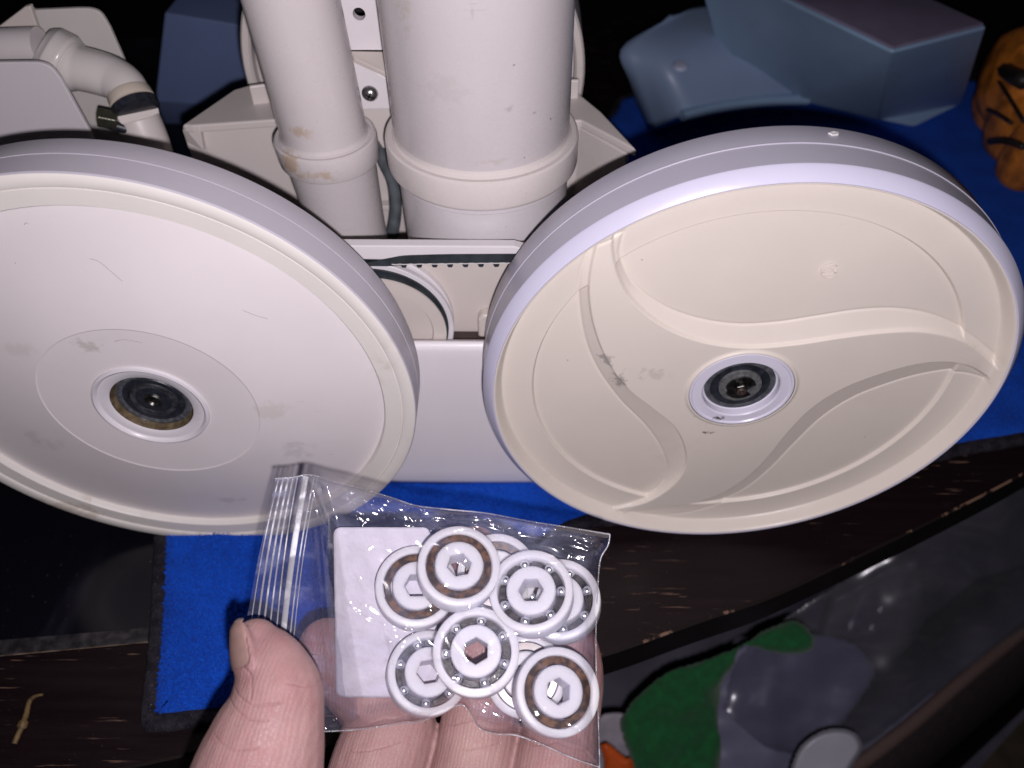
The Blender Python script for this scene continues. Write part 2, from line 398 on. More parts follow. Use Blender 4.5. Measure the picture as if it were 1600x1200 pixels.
# terry loops: short tufts where the camera looks closely
rs = np.random.RandomState(3)
def tufts(n, x0, x1, y0, y1, h):
    P = np.stack([rs.uniform(x0, x1, n), rs.uniform(y0, y1, n)], 1)
    P = P[inside(P, inner)]
    m = len(P); a = rs.uniform(0, 2 * PI, m); lean = rs.normal(0, .45, (m, 2)) * h; hh = h * rs.uniform(.5, 1.2, m); w = .00032
    z0 = np.array([towel_z(x, y) for x, y in P]) + .0009
    dx = np.cos(a) * w; dy = np.sin(a) * w
    A = np.stack([P[:, 0] - dx, P[:, 1] - dy, z0], 1); B = np.stack([P[:, 0] + dx, P[:, 1] + dy, z0], 1)
    C = np.stack([P[:, 0] + lean[:, 0] + dx * .5, P[:, 1] + lean[:, 1] + dy * .5, z0 + hh], 1); D = C - np.stack([dx, dy, 0 * dx], 1)
    V = np.stack([A, B, C, D], 1).reshape(-1, 3) + OFF
    return V, np.arange(4 * m).reshape(-1, 4)
Va, Fa = tufts(42000, -.16, -.05, -.10, .0, .0012); Vb, Fb = tufts(26000, -.05, .14, -.02, .06, .0012); Vc, Fc_ = tufts(30000, .18, .36, .03, .2, .0014)
VV = np.concatenate([Va, Vb, Vc]); FF = np.concatenate([Fa, Fb + len(Va), Fc_ + len(Va) + len(Vb)])
me = bpy.data.meshes.new('terry_loops'); me.from_pydata(VV, [], FF.tolist())
o = link('terry_loops', me, m_terry, towel); o['kind'] = 'stuff'

# ================================================================== POOL CLEANER
WL = np.array([-.1185, -.0033, .105]); WR = np.array([.1185, .0033, .105])
pc = empty('pool_cleaner', (0, .06, 0))
tag(pc, 'cream plastic wheeled pool cleaning machine with two large discs and upright pipes', 'pool cleaner')
PCO = np.array([0, -.06, 0])
def part(name, me, mat, parent=None, loc=(0, 0, 0)):
    if parent is None: return link(name, me, mat, pc, Vector(loc) + Vector(PCO))
    return link(name, me, mat, parent, loc)

# ---- left wheel
wl = part('wheel', lathe('wheel', [(.060, .0212), (.1032, .0212), (.1046, .0206), (.105, .0196), (.105, .0112), (.1040, .0111), (.1040, .0107), (.105, .0106), (.105, .0010), (.1046, .0003)], n=240), m_tyre_l, None, WL)
wl['label'] = 'left disc wheel with smooth grey-white tyre and low cone face'
part('rim', lathe('rim', [(.1046, .0003), (.1040, 0), (.1003, -.0001), (.0996, .0003), (.0994, .0011), (.0990, .0011), (.0988, .0007), (.0925, .0009), (.0919, .0016), (.0917, .0042)], n=240, ang=40), m_rim_l, wl)
part('disc', lathe('disc', [(.0917, .0042), (.0900, .0041), (.080, .0025), (.068, .0004), (.055, -.0019), (.0425, -.0036), (.0419, -.0034), (.030, -.0034), (.0225, -.0034)], n=240, ang=5), m_cream_l, wl)
part('hub_ring', lathe('hub_ring', [(.0227, -.0032), (.0224, -.0043), (.0215, -.0047), (.0207, -.0042), (.0203, -.0032), (.0166, -.0032), (.0160, -.0026)], n=120, ang=50), plastic('hub_lavender', (.72, .69, .73), .3, .1), wl)
part('bearing_cup', lathe('bearing_cup', [(.0160, -.0026), (.0156, .0000), (.0148, .0013), (.0138, .0014), (.0136, .0008)], n=120, ang=50), m_glue, wl)
def conc(parent, y, rad, mats, name='bearing_seal'):
    prof = [(rad[0], y)]
    for i, r in enumerate(rad[1:]):
        dy = (.0004 if i % 2 else -.0004); prof += [(r + .0003, prof[-1][1]), (r, y + dy)]
    prof.append((0.0, prof[-1][1]))
    return part(name, lathe(name, prof, n=96, ang=30), mats, parent)
conc(wl, .0003, (.0146, .0118, .0096, .0070), m_seal)
part('seal_ring', lathe('seal_ring', [(.0147, .0000), (.0134, -.0004), (.0122, .0003), (.0120, .0012)], n=96), m_seal2, wl)
part('seal_ring', lathe('seal_ring', [(.0094, .0008), (.0090, -.0001), (.0072, -.0001), (.0066, .0010)], n=96), simple('worn_race', (.09, .095, .11), .35, .4, nscale=300, var=.7), wl)
part('screw', lathe('screw', [(0, -.0004), (.0014, -.0004), (.0020, -.0012), (.0032, -.0010), (.0038, .0000), (.0040, .0020)], n=48), m_steel_d, wl)

m_scuff = simple('scuff_grey', (.40, .385, .38), .6)
for L_ in ([(137, 408), (152, 412), (170, 424), (192, 440)], [(378, 487), (392, 493), (402, 497), (418, 502)], [(182, 525), (195, 522), (212, 524), (228, 527)], [(30, 362), (34, 359), (38, 361)], [(300, 335), (304, 338), (308, 337)], [(512, 715), (520, 716)]):
    pts_ = []
    for a_, b_ in L_:
        q = ony(a_, b_, WL[1] - .0005) - WL; rr_ = math.hypot(q[0], q[2]); yy = float(np.interp(rr_, [.0418, .0430, .055, .068, .080, .0900], [-.0034, -.0037, -.0019, .0004, .0025, .0041])); pts_.append((q[0], yy, q[2]))
    part('scuff', tube('scuff', spline(pts_, 12), [.00006] + [.00013] * 10 + [.00005], 6), m_scuff, wl)
# ---- right wheel
wr = part('wheel', lathe('wheel', [(.060, .0245), (.1032, .0245), (.1046, .0238), (.105, .0228), (.1050, .0130), (.1053, .0126), (.1053, .0122), (.1050, .0119), (.105, .0006)], n=240, ang=25), m_tyre_r, None, WR)
part('rim', lathe('rim', [(.105, .0006), (.1047, -.0002), (.1016, -.0037), (.1010, -.0040), (.1005, -.0037)], n=240, ang=40), plastic('white_rim_lit', (.61, .595, .74), .32, .05, specks=.4), wr)  # brighter copy of the tyre plastic, fuller light put into the colour
wr['label'] = 'right disc wheel with bright white tyre and three swirling raised arms'
def z1(L, y=.0005):
    out = []
    for a, b_ in L:
        q = ony(740 + a / 1.8605, 180 + b_ / 1.8605, WR[1] + y) - WR; out.append(q)
    return spline(out, 60)[:, [0, 2]]
O = [z1(L, .0042) for L in (
    [(436, 330), (424, 390), (440, 455), (480, 510), (560, 562), (650, 594), (760, 611), (880, 606), (1000, 588), (1120, 570), (1230, 566), (1330, 582), (1420, 620), (1490, 670), (1540, 718)],
    [(1512, 776), (1470, 752), (1400, 742), (1300, 757), (1200, 786), (1100, 826), (1010, 884), (930, 960), (860, 1032), (790, 1088), (720, 1122), (640, 1145), (560, 1155)],
    [(395, 1150), (460, 1120), (530, 1090), (562, 1040), (548, 975), (500, 905), (430, 835), (368, 752), (328, 665), (308, 560), (306, 470), (325, 400), (345, 368)])]
I = [z1(L, 0) for L in (
    [(414, 326), (402, 390), (418, 470), (455, 540), (530, 606), (620, 650), (720, 674), (820, 680), (940, 670), (1060, 652), (1180, 638), (1290, 634), (1380, 648), (1450, 676), (1520, 735)],
    [(1500, 768), (1450, 738), (1380, 724), (1290, 730), (1180, 758), (1070, 800), (980, 858), (910, 930), (850, 1005), (780, 1070), (700, 1115), (600, 1140), (440, 1160)],
    [(412, 1152), (500, 1132), (570, 1090), (612, 1040), (620, 985), (590, 915), (520, 855), (450, 800), (392, 722), (352, 620), (338, 520), (348, 430), (368, 362)])]
OP = np.concatenate(O); IP = np.concatenate(I)
NR, NA = 320, 1280
rads = np.concatenate([np.linspace(.0212, .0835, 240), np.linspace(.0837, .0862, 14), np.linspace(.0866, .0968, 30), np.linspace(.0971, .1006, 21)]); NR = len(rads)
A_ = np.linspace(0, 2 * PI, NA, endpoint=False)
RR, AA = np.meshgrid(rads, A_); P2 = np.stack([(RR * np.cos(AA)).ravel(), (RR * np.sin(AA)).ravel()], 1); r_ = RR.ravel()
def ss(x, a, b): t_ = np.clip((x - a) / (b - a), 0, 1); return t_ * t_ * (3 - 2 * t_)
base = .0044 - .0012 * (1 - (r_ / .084) ** 2) * 0
base = np.where(r_ > .0840, .0052 - .0018 * ss(r_, .0842, .0852) - .0006 * ss(r_, .0852, .097), base + .0008)
wall = ss(r_, .0972, .1003)
inO = inside(P2, OP); inI = inside(P2, IP); dO = dist_poly(P2, OP); dI = dist_poly(P2, IP)
tband = np.where(inI, 1, np.where(inO, dO / (dO + dI + 1e-9), 0))
tt = np.where(inI, 1, tband)
lip = .0006 * np.exp(-(dI / .0009) ** 2)          # small bead that outlines the arms
plate = .0004 + .0006 * ss(r_, .03, .09)
sdI = np.where(inI, dI, -dI)
btop = plate + .0013
tb = np.where(inO, dO / (dO + dI + 1e-9), 0)
band = base * (1 - tb) + btop * tb
h = np.where(inO, band, base)
h = np.where(inO & ~inI & (dO < .0008), base - (base - band) * ss(dO, 0, .0008) , h)
k_ = ss(sdI, -.0007, .0002); h = h * (1 - k_) + plate * k_
h = h + .0003 * np.exp(-((dO) / .0005) ** 2)
h = h * (1 - wall) + (-.0037) * wall
h = h - .0009 * np.exp(-((r_ - .0216) / .0009) ** 2)
co = np.stack([P2[:, 0], h, P2[:, 1]], 1)
ii = np.arange(NA)[:, None]; kk = np.arange(NR - 1)[None, :]; jj = (ii + 1) % NA
Q = np.stack([ii * NR + kk, ii * NR + kk + 1, jj * NR + kk + 1, jj * NR + kk], -1).reshape(-1, 4)
me = bpy.data.meshes.new('swirl_disc'); me.from_pydata(co, [], Q.tolist()); me.polygons.foreach_set('use_smooth', [True] * len(Q)); me.update()
part('swirl_disc', me, m_cream_r, wr)['label'] = 'cream dished face with three curved raised arms'
part('hub_ring', lathe('hub_ring', [(.0214, .0006), (.0208, -.0004), (.0200, -.0004), (.0196, .0001), (.0160, .0001), (.0155, .0006), (.0153, .0034), (.0147, .0040), (.0142, .0041)], n=120, ang=40), m_hub_r, wr)
conc(wr, .0034, (.0144, .0118, .0090), m_seal)
part('seal_ring', lathe('seal_ring', [(.0144, .0032), (.0136, .0026), (.0122, .0027), (.0119, .0034)], n=96), m_seal2, wr)
part('washer', lathe('washer', [(.0088, .0032), (.0086, .0022), (.0056, .0020), (.0055, .0035)], n=96, ang=30), m_washer, wr)
ann = []
for a0, a1, r0, r1 in ((.25, 1.9, .0032, .0062), (2.3, 3.2, .0034, .0060), (3.6, 5.6, .0034, .0062)):
    K = 14; lo_ = [(r0 * math.cos(a0 + (a1 - a0) * k / K), .0012, r0 * math.sin(a0 + (a1 - a0) * k / K)) for k in range(K + 1)]
    hi_ = [(r1 * math.cos(a0 + (a1 - a0) * k / K), .0012, r1 * math.sin(a0 + (a1 - a0) * k / K)) for k in range(K + 1)]
    ann.append(prism(lo_ + hi_[::-1], (0, .001, 0)))
part('retaining_clip', fixn(mk('retaining_clip', *join(ann), False)), m_steel_d, wr)
hexp = [(.0029 * math.cos(PI / 3 * k + .3), -.0002, .0029 * math.sin(PI / 3 * k + .3)) for k in range(6)]
bevel(part('nut', fixn(mk('nut', *prism(hexp, (0, .004, 0)), False)), m_steel_d, wr), .0004)
part('axle_end', lathe('axle_end', [(0, -.0008), (.0005, -.0008), (.0007, -.0014), (.0015, -.0014), (.0019, -.0008), (.0020, .002)], n=32), m_darkbrown, wr)
# moulding mark on upper panel
q = ony(1297, 425, WR[1] + .0038) - WR
cir = [(q[0] + .0030 * math.cos(a), .0043, q[2] + .0030 * math.sin(a)) for a in np.linspace(.9, 2 * PI + .2, 30)]
cu = [(q[0] - .0022 + .0044 * k / 8, .0043, q[2] - .0009 + .0018 * math.sin(k / 8 * PI)) for k in range(9)]
part('moulding_mark', mk('moulding_mark', *join([tube_data(cir, .00022, 6), tube_data(cu, .0002, 6)])), m_cream_r, wr)
# chip stuck on the tyre edge
q = ony(1303, 209, WR[1] + .019); ch = [q + np.array(v) for v in ((-.0019, 0, 0), (-.0008, -.0012, 0), (.0012, -.0008, -.0001), (.0018, .0006, -.0002), (0, .0010, 0))]
part('paint_chip', fixn(mk('paint_chip', *prism([c - WR for c in ch], (0, 0, .0004)), False)), plastic('chip_white', (.85, .83, .8), .5, 0), wr)

# ---- drive housing between the wheels
Y0 = .034
def pz(L, y): return [ony(x, y_, y) for x, y_ in L]
# lower panel, slightly bowed
lp = []; lf = []
NX, NZ = 24, 24
for i in range(NX + 1):
    for k in range(NZ + 1):
        x = -.062 + .126 * i / NX; z = .004 + .1026 * k / NZ
        bow = -.0010 * math.cos((x) / .06 * 1.3) + .0006 * ss(z, .1036, .1066)
        lp.append((x, Y0 - .0055 + bow + (.0012 * ss(-z, -.012, -.004)), z))
for i in range(NX):
    for k in range(NZ):
        a = i * (NZ + 1) + k; lf.append((a, a + NZ + 1, a + NZ + 2, a + 1))
o = part('lower_cover', mk('lower_cover', lp, lf), plastic('cover_plastic', (.85, .81, .84), .36, .25)); sm = o.modifiers.new('thick', 'SOLIDIFY'); sm.thickness = .003; sm.offset = -1
# back plate of the recess
part('recess_plate', mk('recess_plate', [(-.075, Y0 + .0062, .10), (.075, Y0 + .0062, .10), (.075, Y0 + .0062, .149), (-.075, Y0 + .0062, .149)], [(0, 1, 2, 3)]), m_tan)
# housing roof lip: top strip and front band
rfz = .1545
lipP = [(-.07, rfz - .0062), (-.07, rfz), (.026, rfz), (.032, rfz - .0022), (.06, rfz - .0035), (.06, rfz - .0082)]
o = part('housing_lip', fixn(mk('housing_lip', *prism([(x, Y0 - .001, z) for x, z in lipP], (0, .0045, 0)), False)), m_body2); bevel(o, .0005, 2)
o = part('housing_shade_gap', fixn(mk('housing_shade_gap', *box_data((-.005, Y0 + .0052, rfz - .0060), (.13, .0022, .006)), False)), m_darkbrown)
# notched right wall
o = part('housing_step', fixn(mk('housing_step', *prism([(.0105, Y0 + .0010, .1035), (.0105, Y0 + .0010, .114), (.0125, Y0 + .0010, .1165), (.04, Y0 + .0010, .1165), (.04, Y0 + .0010, .1035)], (0, .0055, 0)), False)), m_tan); bevel(o, .0012, 3)
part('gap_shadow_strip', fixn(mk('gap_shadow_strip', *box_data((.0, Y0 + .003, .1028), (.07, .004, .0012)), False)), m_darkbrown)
# pulley
pcx, pcz = -.0342, .1111
def arc_plate(name, r0, r1, y0, y1, mat, n=120):
    return part(name, lathe(name, [(r0, y1), (r1, y1), (r1, y0 + .0003), (r1 - .0003, y0), (r0 + .0003, y0), (r0, y0 + .0003)], n=n, close=True, ang=35), mat, None, (pcx, Y0, pcz))
arc_plate('pulley_flange', .0290, .0345, -.0004, .0020, plastic('flange_white', (.70, .67, .70), .3, .05))
o = part('pulley_face', lathe('pulley_face', [(.0286, -.0004), (.0284, -.0020), (.0230, -.0022), (.0226, -.0016), (.0224, -.0004), (.0, -.0004)], n=120), m_tan, None, (pcx + .0030, Y0, pcz - .0011))
part('pulley_backing', lathe('pulley_backing', [(.0372, .0060), (.0372, .0040), (.0366, .0034), (.030, .0034)], n=120), m_body2, None, (pcx - .003, Y0, pcz))
part('belt_wrap', lathe('belt_wrap', [(.0309, -.0014), (.0309, .0034), (.0250, .0034), (.0250, -.0010)], n=120, close=True, ang=35), m_rubber, None, (pcx + .0015, Y0, pcz + .0009))
# belt run: flat band seen from above, teeth beneath
bl = [ony(x, y, Y0 - .002) for x, y in ((560, 413), (578, 411), (610, 405), (630, 401.6), (660, 400.4), (700, 399.4), (760, 399), (830, 398.6))]
bt = [ony(x, y, Y0 - .002) for x, y in ((560, 417), (578, 416), (610, 416), (630, 414), (660, 412), (700, 411), (760, 410.2), (830, 409.8))]
bl = spline(bl, 40); bt = spline(bt, 40)
V = []; Fc = []
for i, (q, q2) in enumerate(zip(bl, bt)):
    V += [(q2[0], q2[1], q2[2]), (q[0], q[1] + .0006, q[2]), (q[0], q[1] + .0068, q[2]), (q2[0], q2[1] + .0068, q2[2])]
    if i:
        for k in range(4): k2 = (k + 1) % 4; Fc.append((4 * i - 4 + k, 4 * i - 4 + k2, 4 * i + k2, 4 * i + k))
belt = part('belt', fixn(mk('belt', V, Fc, True, 40)), m_rubber)
for i in range(7):
    q = ony(631 + 24.1 * i, 415.6 - 0.2 * i, Y0 - .0019); w = .00115; d_ = .0009; b0 = q[2] + .0014
    tp = [(q[0] - w, q[1], b0), (q[0] + w, q[1], b0), (q[0] + w, q[1], q[2]), (q[0] + w * .6, q[1], q[2] - d_), (q[0] - w * .6, q[1], q[2] - d_), (q[0] - w, q[1], q[2])]
    part('belt_tooth', fixn(mk('belt_tooth', *prism(tp, (0, .0045, 0)), False)), m_rubber, belt)
part('belt_highlight_line', tube('belt_highlight_line', [ony(x, 413.3 - (x - 612) * .012 + .4 * math.sin(x * 1.7), Y0 - .0022) for x in range(612, 806, 6)], .00022, 6), plastic('belt_highlight_tone', (.6, .58, .57), .6, .2), belt)  # pale line painting a highlight along the belt's underside

# ---- pipes
def vpipe(name, cx, cy, lean, prof, mat, n=96):
    """vertical turned part with slight lean; prof [(r,z)]"""
    me = lathe(name, prof, 'z', n, 30)
    for v in me.vertices: v.co.x += (v.co.z - .18) * lean
    return part(name, me, mat, None, (cx, cy, 0))
bx_, by_ = .0127, .0765
vpipe('wide_pipe', bx_, by_, -.012, [(.0350, .36), (.0350, .1850), (.0347, .1820)], m_pipe, 128)
vpipe('wide_collar', bx_, by_, -.012, [(.0346, .1825), (.0350, .1802), (.0360, .1794), (.0378, .1796), (.0386, .1790), (.0389, .1778), (.0389, .1686), (.0387, .1676), (.0382, .1670), (.0355, .1668)], plastic('collar_plastic', (.66, .605, .585), .28, .35), 128)
me = None
vpipe('wide_pipe_foot', bx_, by_, -.012, [(.0362, .1690), (.0362, .1640), (.0358, .1636), (.0352, .1634), (.0345, .12), (.0340, .06)], plastic('pipe_foot_plastic', (.62, .585, .60), .28, .3), 128)
sx_, sy_ = -.0535, .0855
vpipe('narrow_pipe', sx_, sy_, -.058, [(.0178, .36), (.0177, .174), (.0174, .170)], m_pipe_s)
vpipe('narrow_collar', sx_, sy_, -.058, [(.0175, .1745), (.0180, .1722), (.0190, .1716), (.0203, .1718), (.0211, .1712), (.0214, .1700), (.0210, .1618), (.0205, .1608), (.0185, .1606)], m_pipe_s)
vpipe('narrow_pipe_foot', sx_, sy_, -.058, [(.0190, .1620), (.0188, .1600), (.0172, .13), (.0165, .09)], m_pipe)

# ---- bracket with screw between pipes
yb = .104
bk = [(535, -40), (604, -40), (606, 78), (606, 100), (613, 171), (566, 172), (558, 160), (545, 60)]
def poly_plate(name, px, y, th, mat, bev=.0006):
    o = part(name, fixn(mk(name, *prism(pz(px, y), (0, th, 0)), False)), mat); bevel(o, bev, 2); return o
up_ = pz([(520, -60), (620, -60), (622, 78), (540, 78)], yb)
hole_c = ony(561, 22, yb); hr = .0025
def plate_hole(name, pts, c, r, th, mat):
    n_ = 40; ang = [math.atan2(p_[2] - c[2], p_[0] - c[0]) for p_ in pts]
    V = []; Fc = []
    def hit(a):
        d = np.array([math.cos(a), math.sin(a)]); best = 9
        for i in range(len(pts)):
            p0 = np.array([pts[i][0] - c[0], pts[i][2] - c[2]]); p1 = np.array([pts[(i + 1) % len(pts)][0] - c[0], pts[(i + 1) % len(pts)][2] - c[2]])
            e = p1 - p0; den = d[0] * (-e[1]) + e[0] * d[1]
            if abs(den) < 1e-12: continue
            t_ = (p0[0] * (-e[1]) + e[0] * p0[1]) / den; s_ = (d[0] * p0[1] - d[1] * p0[0]) / den
            if t_ > 0 and -1e-6 <= s_ <= 1 + 1e-6: best = min(best, t_)
        return best
    As = sorted(set([round(2 * PI * k / n_, 6) for k in range(n_)] + [round(a % (2 * PI), 6) for a in ang])); m_ = len(As)
    for a in As:
        R_ = hit(a)
        for rad, dy in ((R_, 0), (r, 0), (r, th), (R_, th)): V.append((c[0] + rad * math.cos(a), c[1] + dy, c[2] + rad * math.sin(a)))
    for i in range(m_):
        j = (i + 1) % m_
        for k in range(4): k2 = (k + 1) % 4; Fc.append((4 * i + k, 4 * i + k2, 4 * j + k2, 4 * j + k))
    return part(name, fixn(mk(name, V, Fc, False)), mat)
plate_hole('bracket', up_, hole_c, hr, .004, m_body2)
poly_plate('screw_tab', [(535, 90), (562, 96), (604, 122), (613, 171), (566, 172), (556, 150)], yb - .003, .004, m_body2)
o = part('gusset', fixn(mk('gusset', *prism([ony(546, 79, yb), ony(612, 80, yb), ony(612, 118, yb - .012), ony(552, 90, yb - .004)], (0, 0, -.0022)), False)), m_tan); bevel(o, .0005, 2)
poly_plate('rear_web', [(555, 165), (640, 165), (640, 215), (606, 232), (598, 232), (575, 195)], yb + .004, .003, m_body)
sc_ = ony(578, 146, yb - .0032)
scr = part('screw', lathe('screw', [(0, -.0026), (.0012, -.0025), (.0024, -.0018), (.0033, -.0007), (.0035, .0)], n=48, ang=70), m_metal, None, sc_)
cr = join([box_data((0, -.0024, 0), (.0032, .0008, .0007)), box_data((0, -.0024, 0), (.0007, .0008, .0032))])
o = part('cross_slot', mk('cross_slot', *cr, False), m_black, scr); o.rotation_euler = (0, .5, 0)

part('hole_shade_disc', lathe('hole_shade_disc', [(0, 0), (.055, 0), (.055, .01)], n=80), m_black, None, (-.0195, .163, .160))  # black disc added behind the bracket hole so it looks dark
# hose between pipes
hs = spline([ony(588, 195, .112), ony(597, 245, .11), ony(614, 285, .108), ony(618, 330, .104), ony(612, 372, .100), ony(606, 420, .098)], 30)
part('rubber_hose', tube('rubber_hose', hs, .0030, 14), simple('grey_hose', (.11, .125, .14), .35, nscale=150, var=.4))
poly_plate('inner_web', [(570, 210), (640, 320), (640, 420), (560, 420)], .118, .003, m_body)
poly_plate('inner_step', [(590, 322), (640, 322), (640, 330), (590, 330)], .112, .005, m_body)

# ---- body frame behind
fz = .158
fr = [onz(285, 195, fz), onz(400, 130, fz), onz(640, 118, fz), onz(900, 150, fz), onz(995, 232, fz), onz(905, 190, fz), onz(560, 178, fz), onz(440, 186, fz), onz(312, 197, fz)]
o = part('body_frame', fixn(mk('body_frame', *prism([onz(285, 195, fz), onz(365, 140, fz), onz(400, 130, fz), onz(900, 142, fz), onz(940, 175, fz), onz(995, 234, fz), onz(908, 188, fz), onz(440, 186, fz), onz(300, 196, fz)], (0, 0, -.004)), False)), m_body); bevel(o, .0008, 2)
def vwall(name, pts, h, mat, th=.003, slope=0):
    V = []; Fc = []
    for p_ in pts: V += [p_, (p_[0], p_[1] + slope, p_[2] - h)]
    for i in range(len(pts) - 1): Fc.append((2 * i, 2 * i + 1, 2 * i + 3, 2 * i + 2))
    o = part(name, mk(name, V, Fc, False), mat); s = o.modifiers.new('thick', 'SOLIDIFY'); s.thickness = th; s.offset = 1; bevel(o, .0008, 2); return o
q0 = onz(287, 199, fz - .0045); q1 = onz(318, 199, fz - .0045); q2 = onz(908, 193, fz - .0045); q3 = onz(985, 236, fz - .0045)
vwall('frame_front', [q0 + np.array([0, .001, 0]), q1, onz(440, 190, fz - .0045), q2, q3], .07, m_body, .003)
o = part('frame_end', fixn(mk('frame_end', *prism([onz(285, 197, fz - .001), onz(312, 199, fz - .001), onz(318, 236, fz - .012), onz(291, 221, fz - .010)], (0, .004, -.001)), False)), m_body); bevel(o, .0006, 2)
# raised ridge on frame top
vwall('frame_ridge', [onz(388, 132, fz + .009), onz(420, 128, fz + .009), onz(905, 122, fz + .009)], .010, m_body, .002)
# round cover behind the pipes
part('round_cover', lathe('round_cover', [(.0, .0), (.074, .0), (.0775, -.0012), (.0780, -.0055), (.0790, -.0068), (.0818, -.0068), (.0828, -.0055), (.0832, .03)], n=200, ang=30), m_body, None, (-.0230, .166, .160))
# dark underside skirt seen between wheels and body
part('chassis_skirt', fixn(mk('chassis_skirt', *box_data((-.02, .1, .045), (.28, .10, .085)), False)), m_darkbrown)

# ---- left top: swivel fitting
ya = .108
def pp(px, y): return pz(px, y)
def smooth_px(L, n): return [tuple(x[:2]) for x in spline([[a, b, 0] for a, b in L], n)]
fp = [(-60, 98), (0, 97.5)] + smooth_px([(40, 97), (62, 98), (80, 106), (95, 124)], 14) + [(140, 205), (150, 232), (-60, 240)]
poly_plate('swivel_plate', fp, .103, .0022, plastic('swivel_plate_plastic', (.66, .62, .645), .4, .3), .0005)
bp = [(-40, 45), (-8, 45), (40, 12), (50, 13), (52, 16)] + smooth_px([(120, 13), (142, 14), (158, 22), (172, 44)], 12) + [(190, 85), (204, 118), (225, 180), (235, 260), (-40, 260)]
poly_plate('swivel_plate', bp, .150, .0022, plastic('swivel_rear_plastic', (.62, .585, .56), .4, .4), .0005)
poly_plate('plate_fin', [(-8, 46), (38, 11), (47, 9), (60, 48), (20, 52)], .140, .003, m_tan)
cA, cB, cC = ony(8, 74, .128), ony(64, 72, .128), ony(66, 75, .128)
hp = [cA + (cA - cB) * .35, cA, cB]
rA = .0080
part('horizontal_pipe', tube('horizontal_pipe', [cA + (cA - cB) * .6, cA, cA * .2 + cB * .8, cB], [rA, rA, rA, rA * .99], 48), plastic('swivel_pipe', (.63, .59, .59), .35, .5), None)
el = spline([cB, ony(80, 82, .128), ony(108, 100, .127), ony(122, 106, .126), ony(150, 113, .125), ony(177, 122, .124), ony(195, 135, .121), ony(203, 150, .118)], 60)
rad = []
for i in range(60):
    s = i / 59
    rad.append(float(np.interp(s, [0, .12, .24, .31, .345, .36, .40, .45, .8, 1], [.0081, .0112, .0122, .0108, .0104, .0109, .0107, .0096, .0092, .0088])))
part('elbow', tube('elbow', el, [float(x) for x in rad], 40), plastic('elbow_plastic', (.66, .62, .60), .22, .5, (.45, .30, .17)))
r1 = el[58] - el[52]; r1 /= np.linalg.norm(r1)
part('elbow_cuff', tube('elbow_cuff', [el[55], el[55] + r1 * .001, el[55] + r1 * .0045, el[55] + r1 * .005], [.0088, .0096, .0098, .0090], 40), plastic('cuff_plastic', (.66, .58, .49), .4, .8, (.4, .27, .15)))
cl = el[55] + r1 * .0055
part('hose_clamp', tube('hose_clamp', [cl, cl + r1 * .0005, cl + r1 * .0038, cl + r1 * .0043], [.0096, .0104, .0102, .0094], 40), m_seal)
hose = spline([cl + r1 * .004, ony(212, 178, .116), ony(222, 202, .114), ony(232, 228, .112), ony(240, 260, .11)], 20)
part('swivel_hose', tube('swivel_hose', hose, [.0090, .0093, .0094, .0095] + [.0097] * 16, 40), m_body)
nb = ony(168, 186, .106)
o = part('clamp_nut', fixn(mk('clamp_nut', *box_data((0, 0, 0), (.0080, .006, .0066)), False)), simple('clamp_metal', (.10, .10, .075), .35, .6, nscale=300), None, nb); o.rotation_euler = (.3, .35, .2); bevel(o, .0009, 3)
o = part('clamp_screw', tube('clamp_screw', [np.array([-.0045, 0, 0]), np.array([.0045, 0, 0])], .0024, 16), m_seal, None, ony(187, 198, .107)); o.rotation_euler = (.2, .5, .3)

# ================================================================== BLUE SHELLS BEHIND
m_blue = simple('pale_blue_plastic', (.27, .40, .58), .42, nscale=9, var=.18, bumpd=.0002)
m_blue_d = simple('grey_blue_plastic', (.17, .23, .44), .45, nscale=9, var=.15)
bl0 = empty('blue_shell', (-.24, .38, 0)); tag(bl0, 'dull grey-blue plastic box standing behind the narrow pipe on the left', 'plastic box')
def shell(name, pts, faces, mat, parent, org, th=.003, bw=.006):
    o = link(name, fixn(mk(name, [np.array(p_) - np.array(org) for p_ in pts], faces, False)), mat, parent)
    s = o.modifiers.new('thick', 'SOLIDIFY'); s.thickness = th; s.offset = -1
    bevel(o, bw, 4, 25)
    for p_ in o.data.polygons: p_.use_smooth = True
    o.data.set_sharp_from_angle(angle=math.radians(60))
    return o
ys = .37
A0 = ony(258, 20, ys); A1 = ony(392, 42, ys + .01); Bq = ony(243, 158, ys); Cq = ony(392, 168, ys + .01)
D0 = ony(252, 200, ys + .03); D1 = ony(392, 215, ys + .03)
bk0 = A0 + np.array([.01, .2, .0]); bk1 = A1 + np.array([0, .2, 0])
shell('box_wall', [A0, A1, Bq, Cq, D0, D1, bk0, bk1, bk0 * [1, 1, 0] + [0, 0, .002], D0 + [0, .12, 0]], [(0, 2, 3, 1), (2, 4, 5, 3), (6, 0, 1, 7), (0, 6, 8, 9, 4, 2)], m_blue_d, bl0, (-.24, .38, 0))
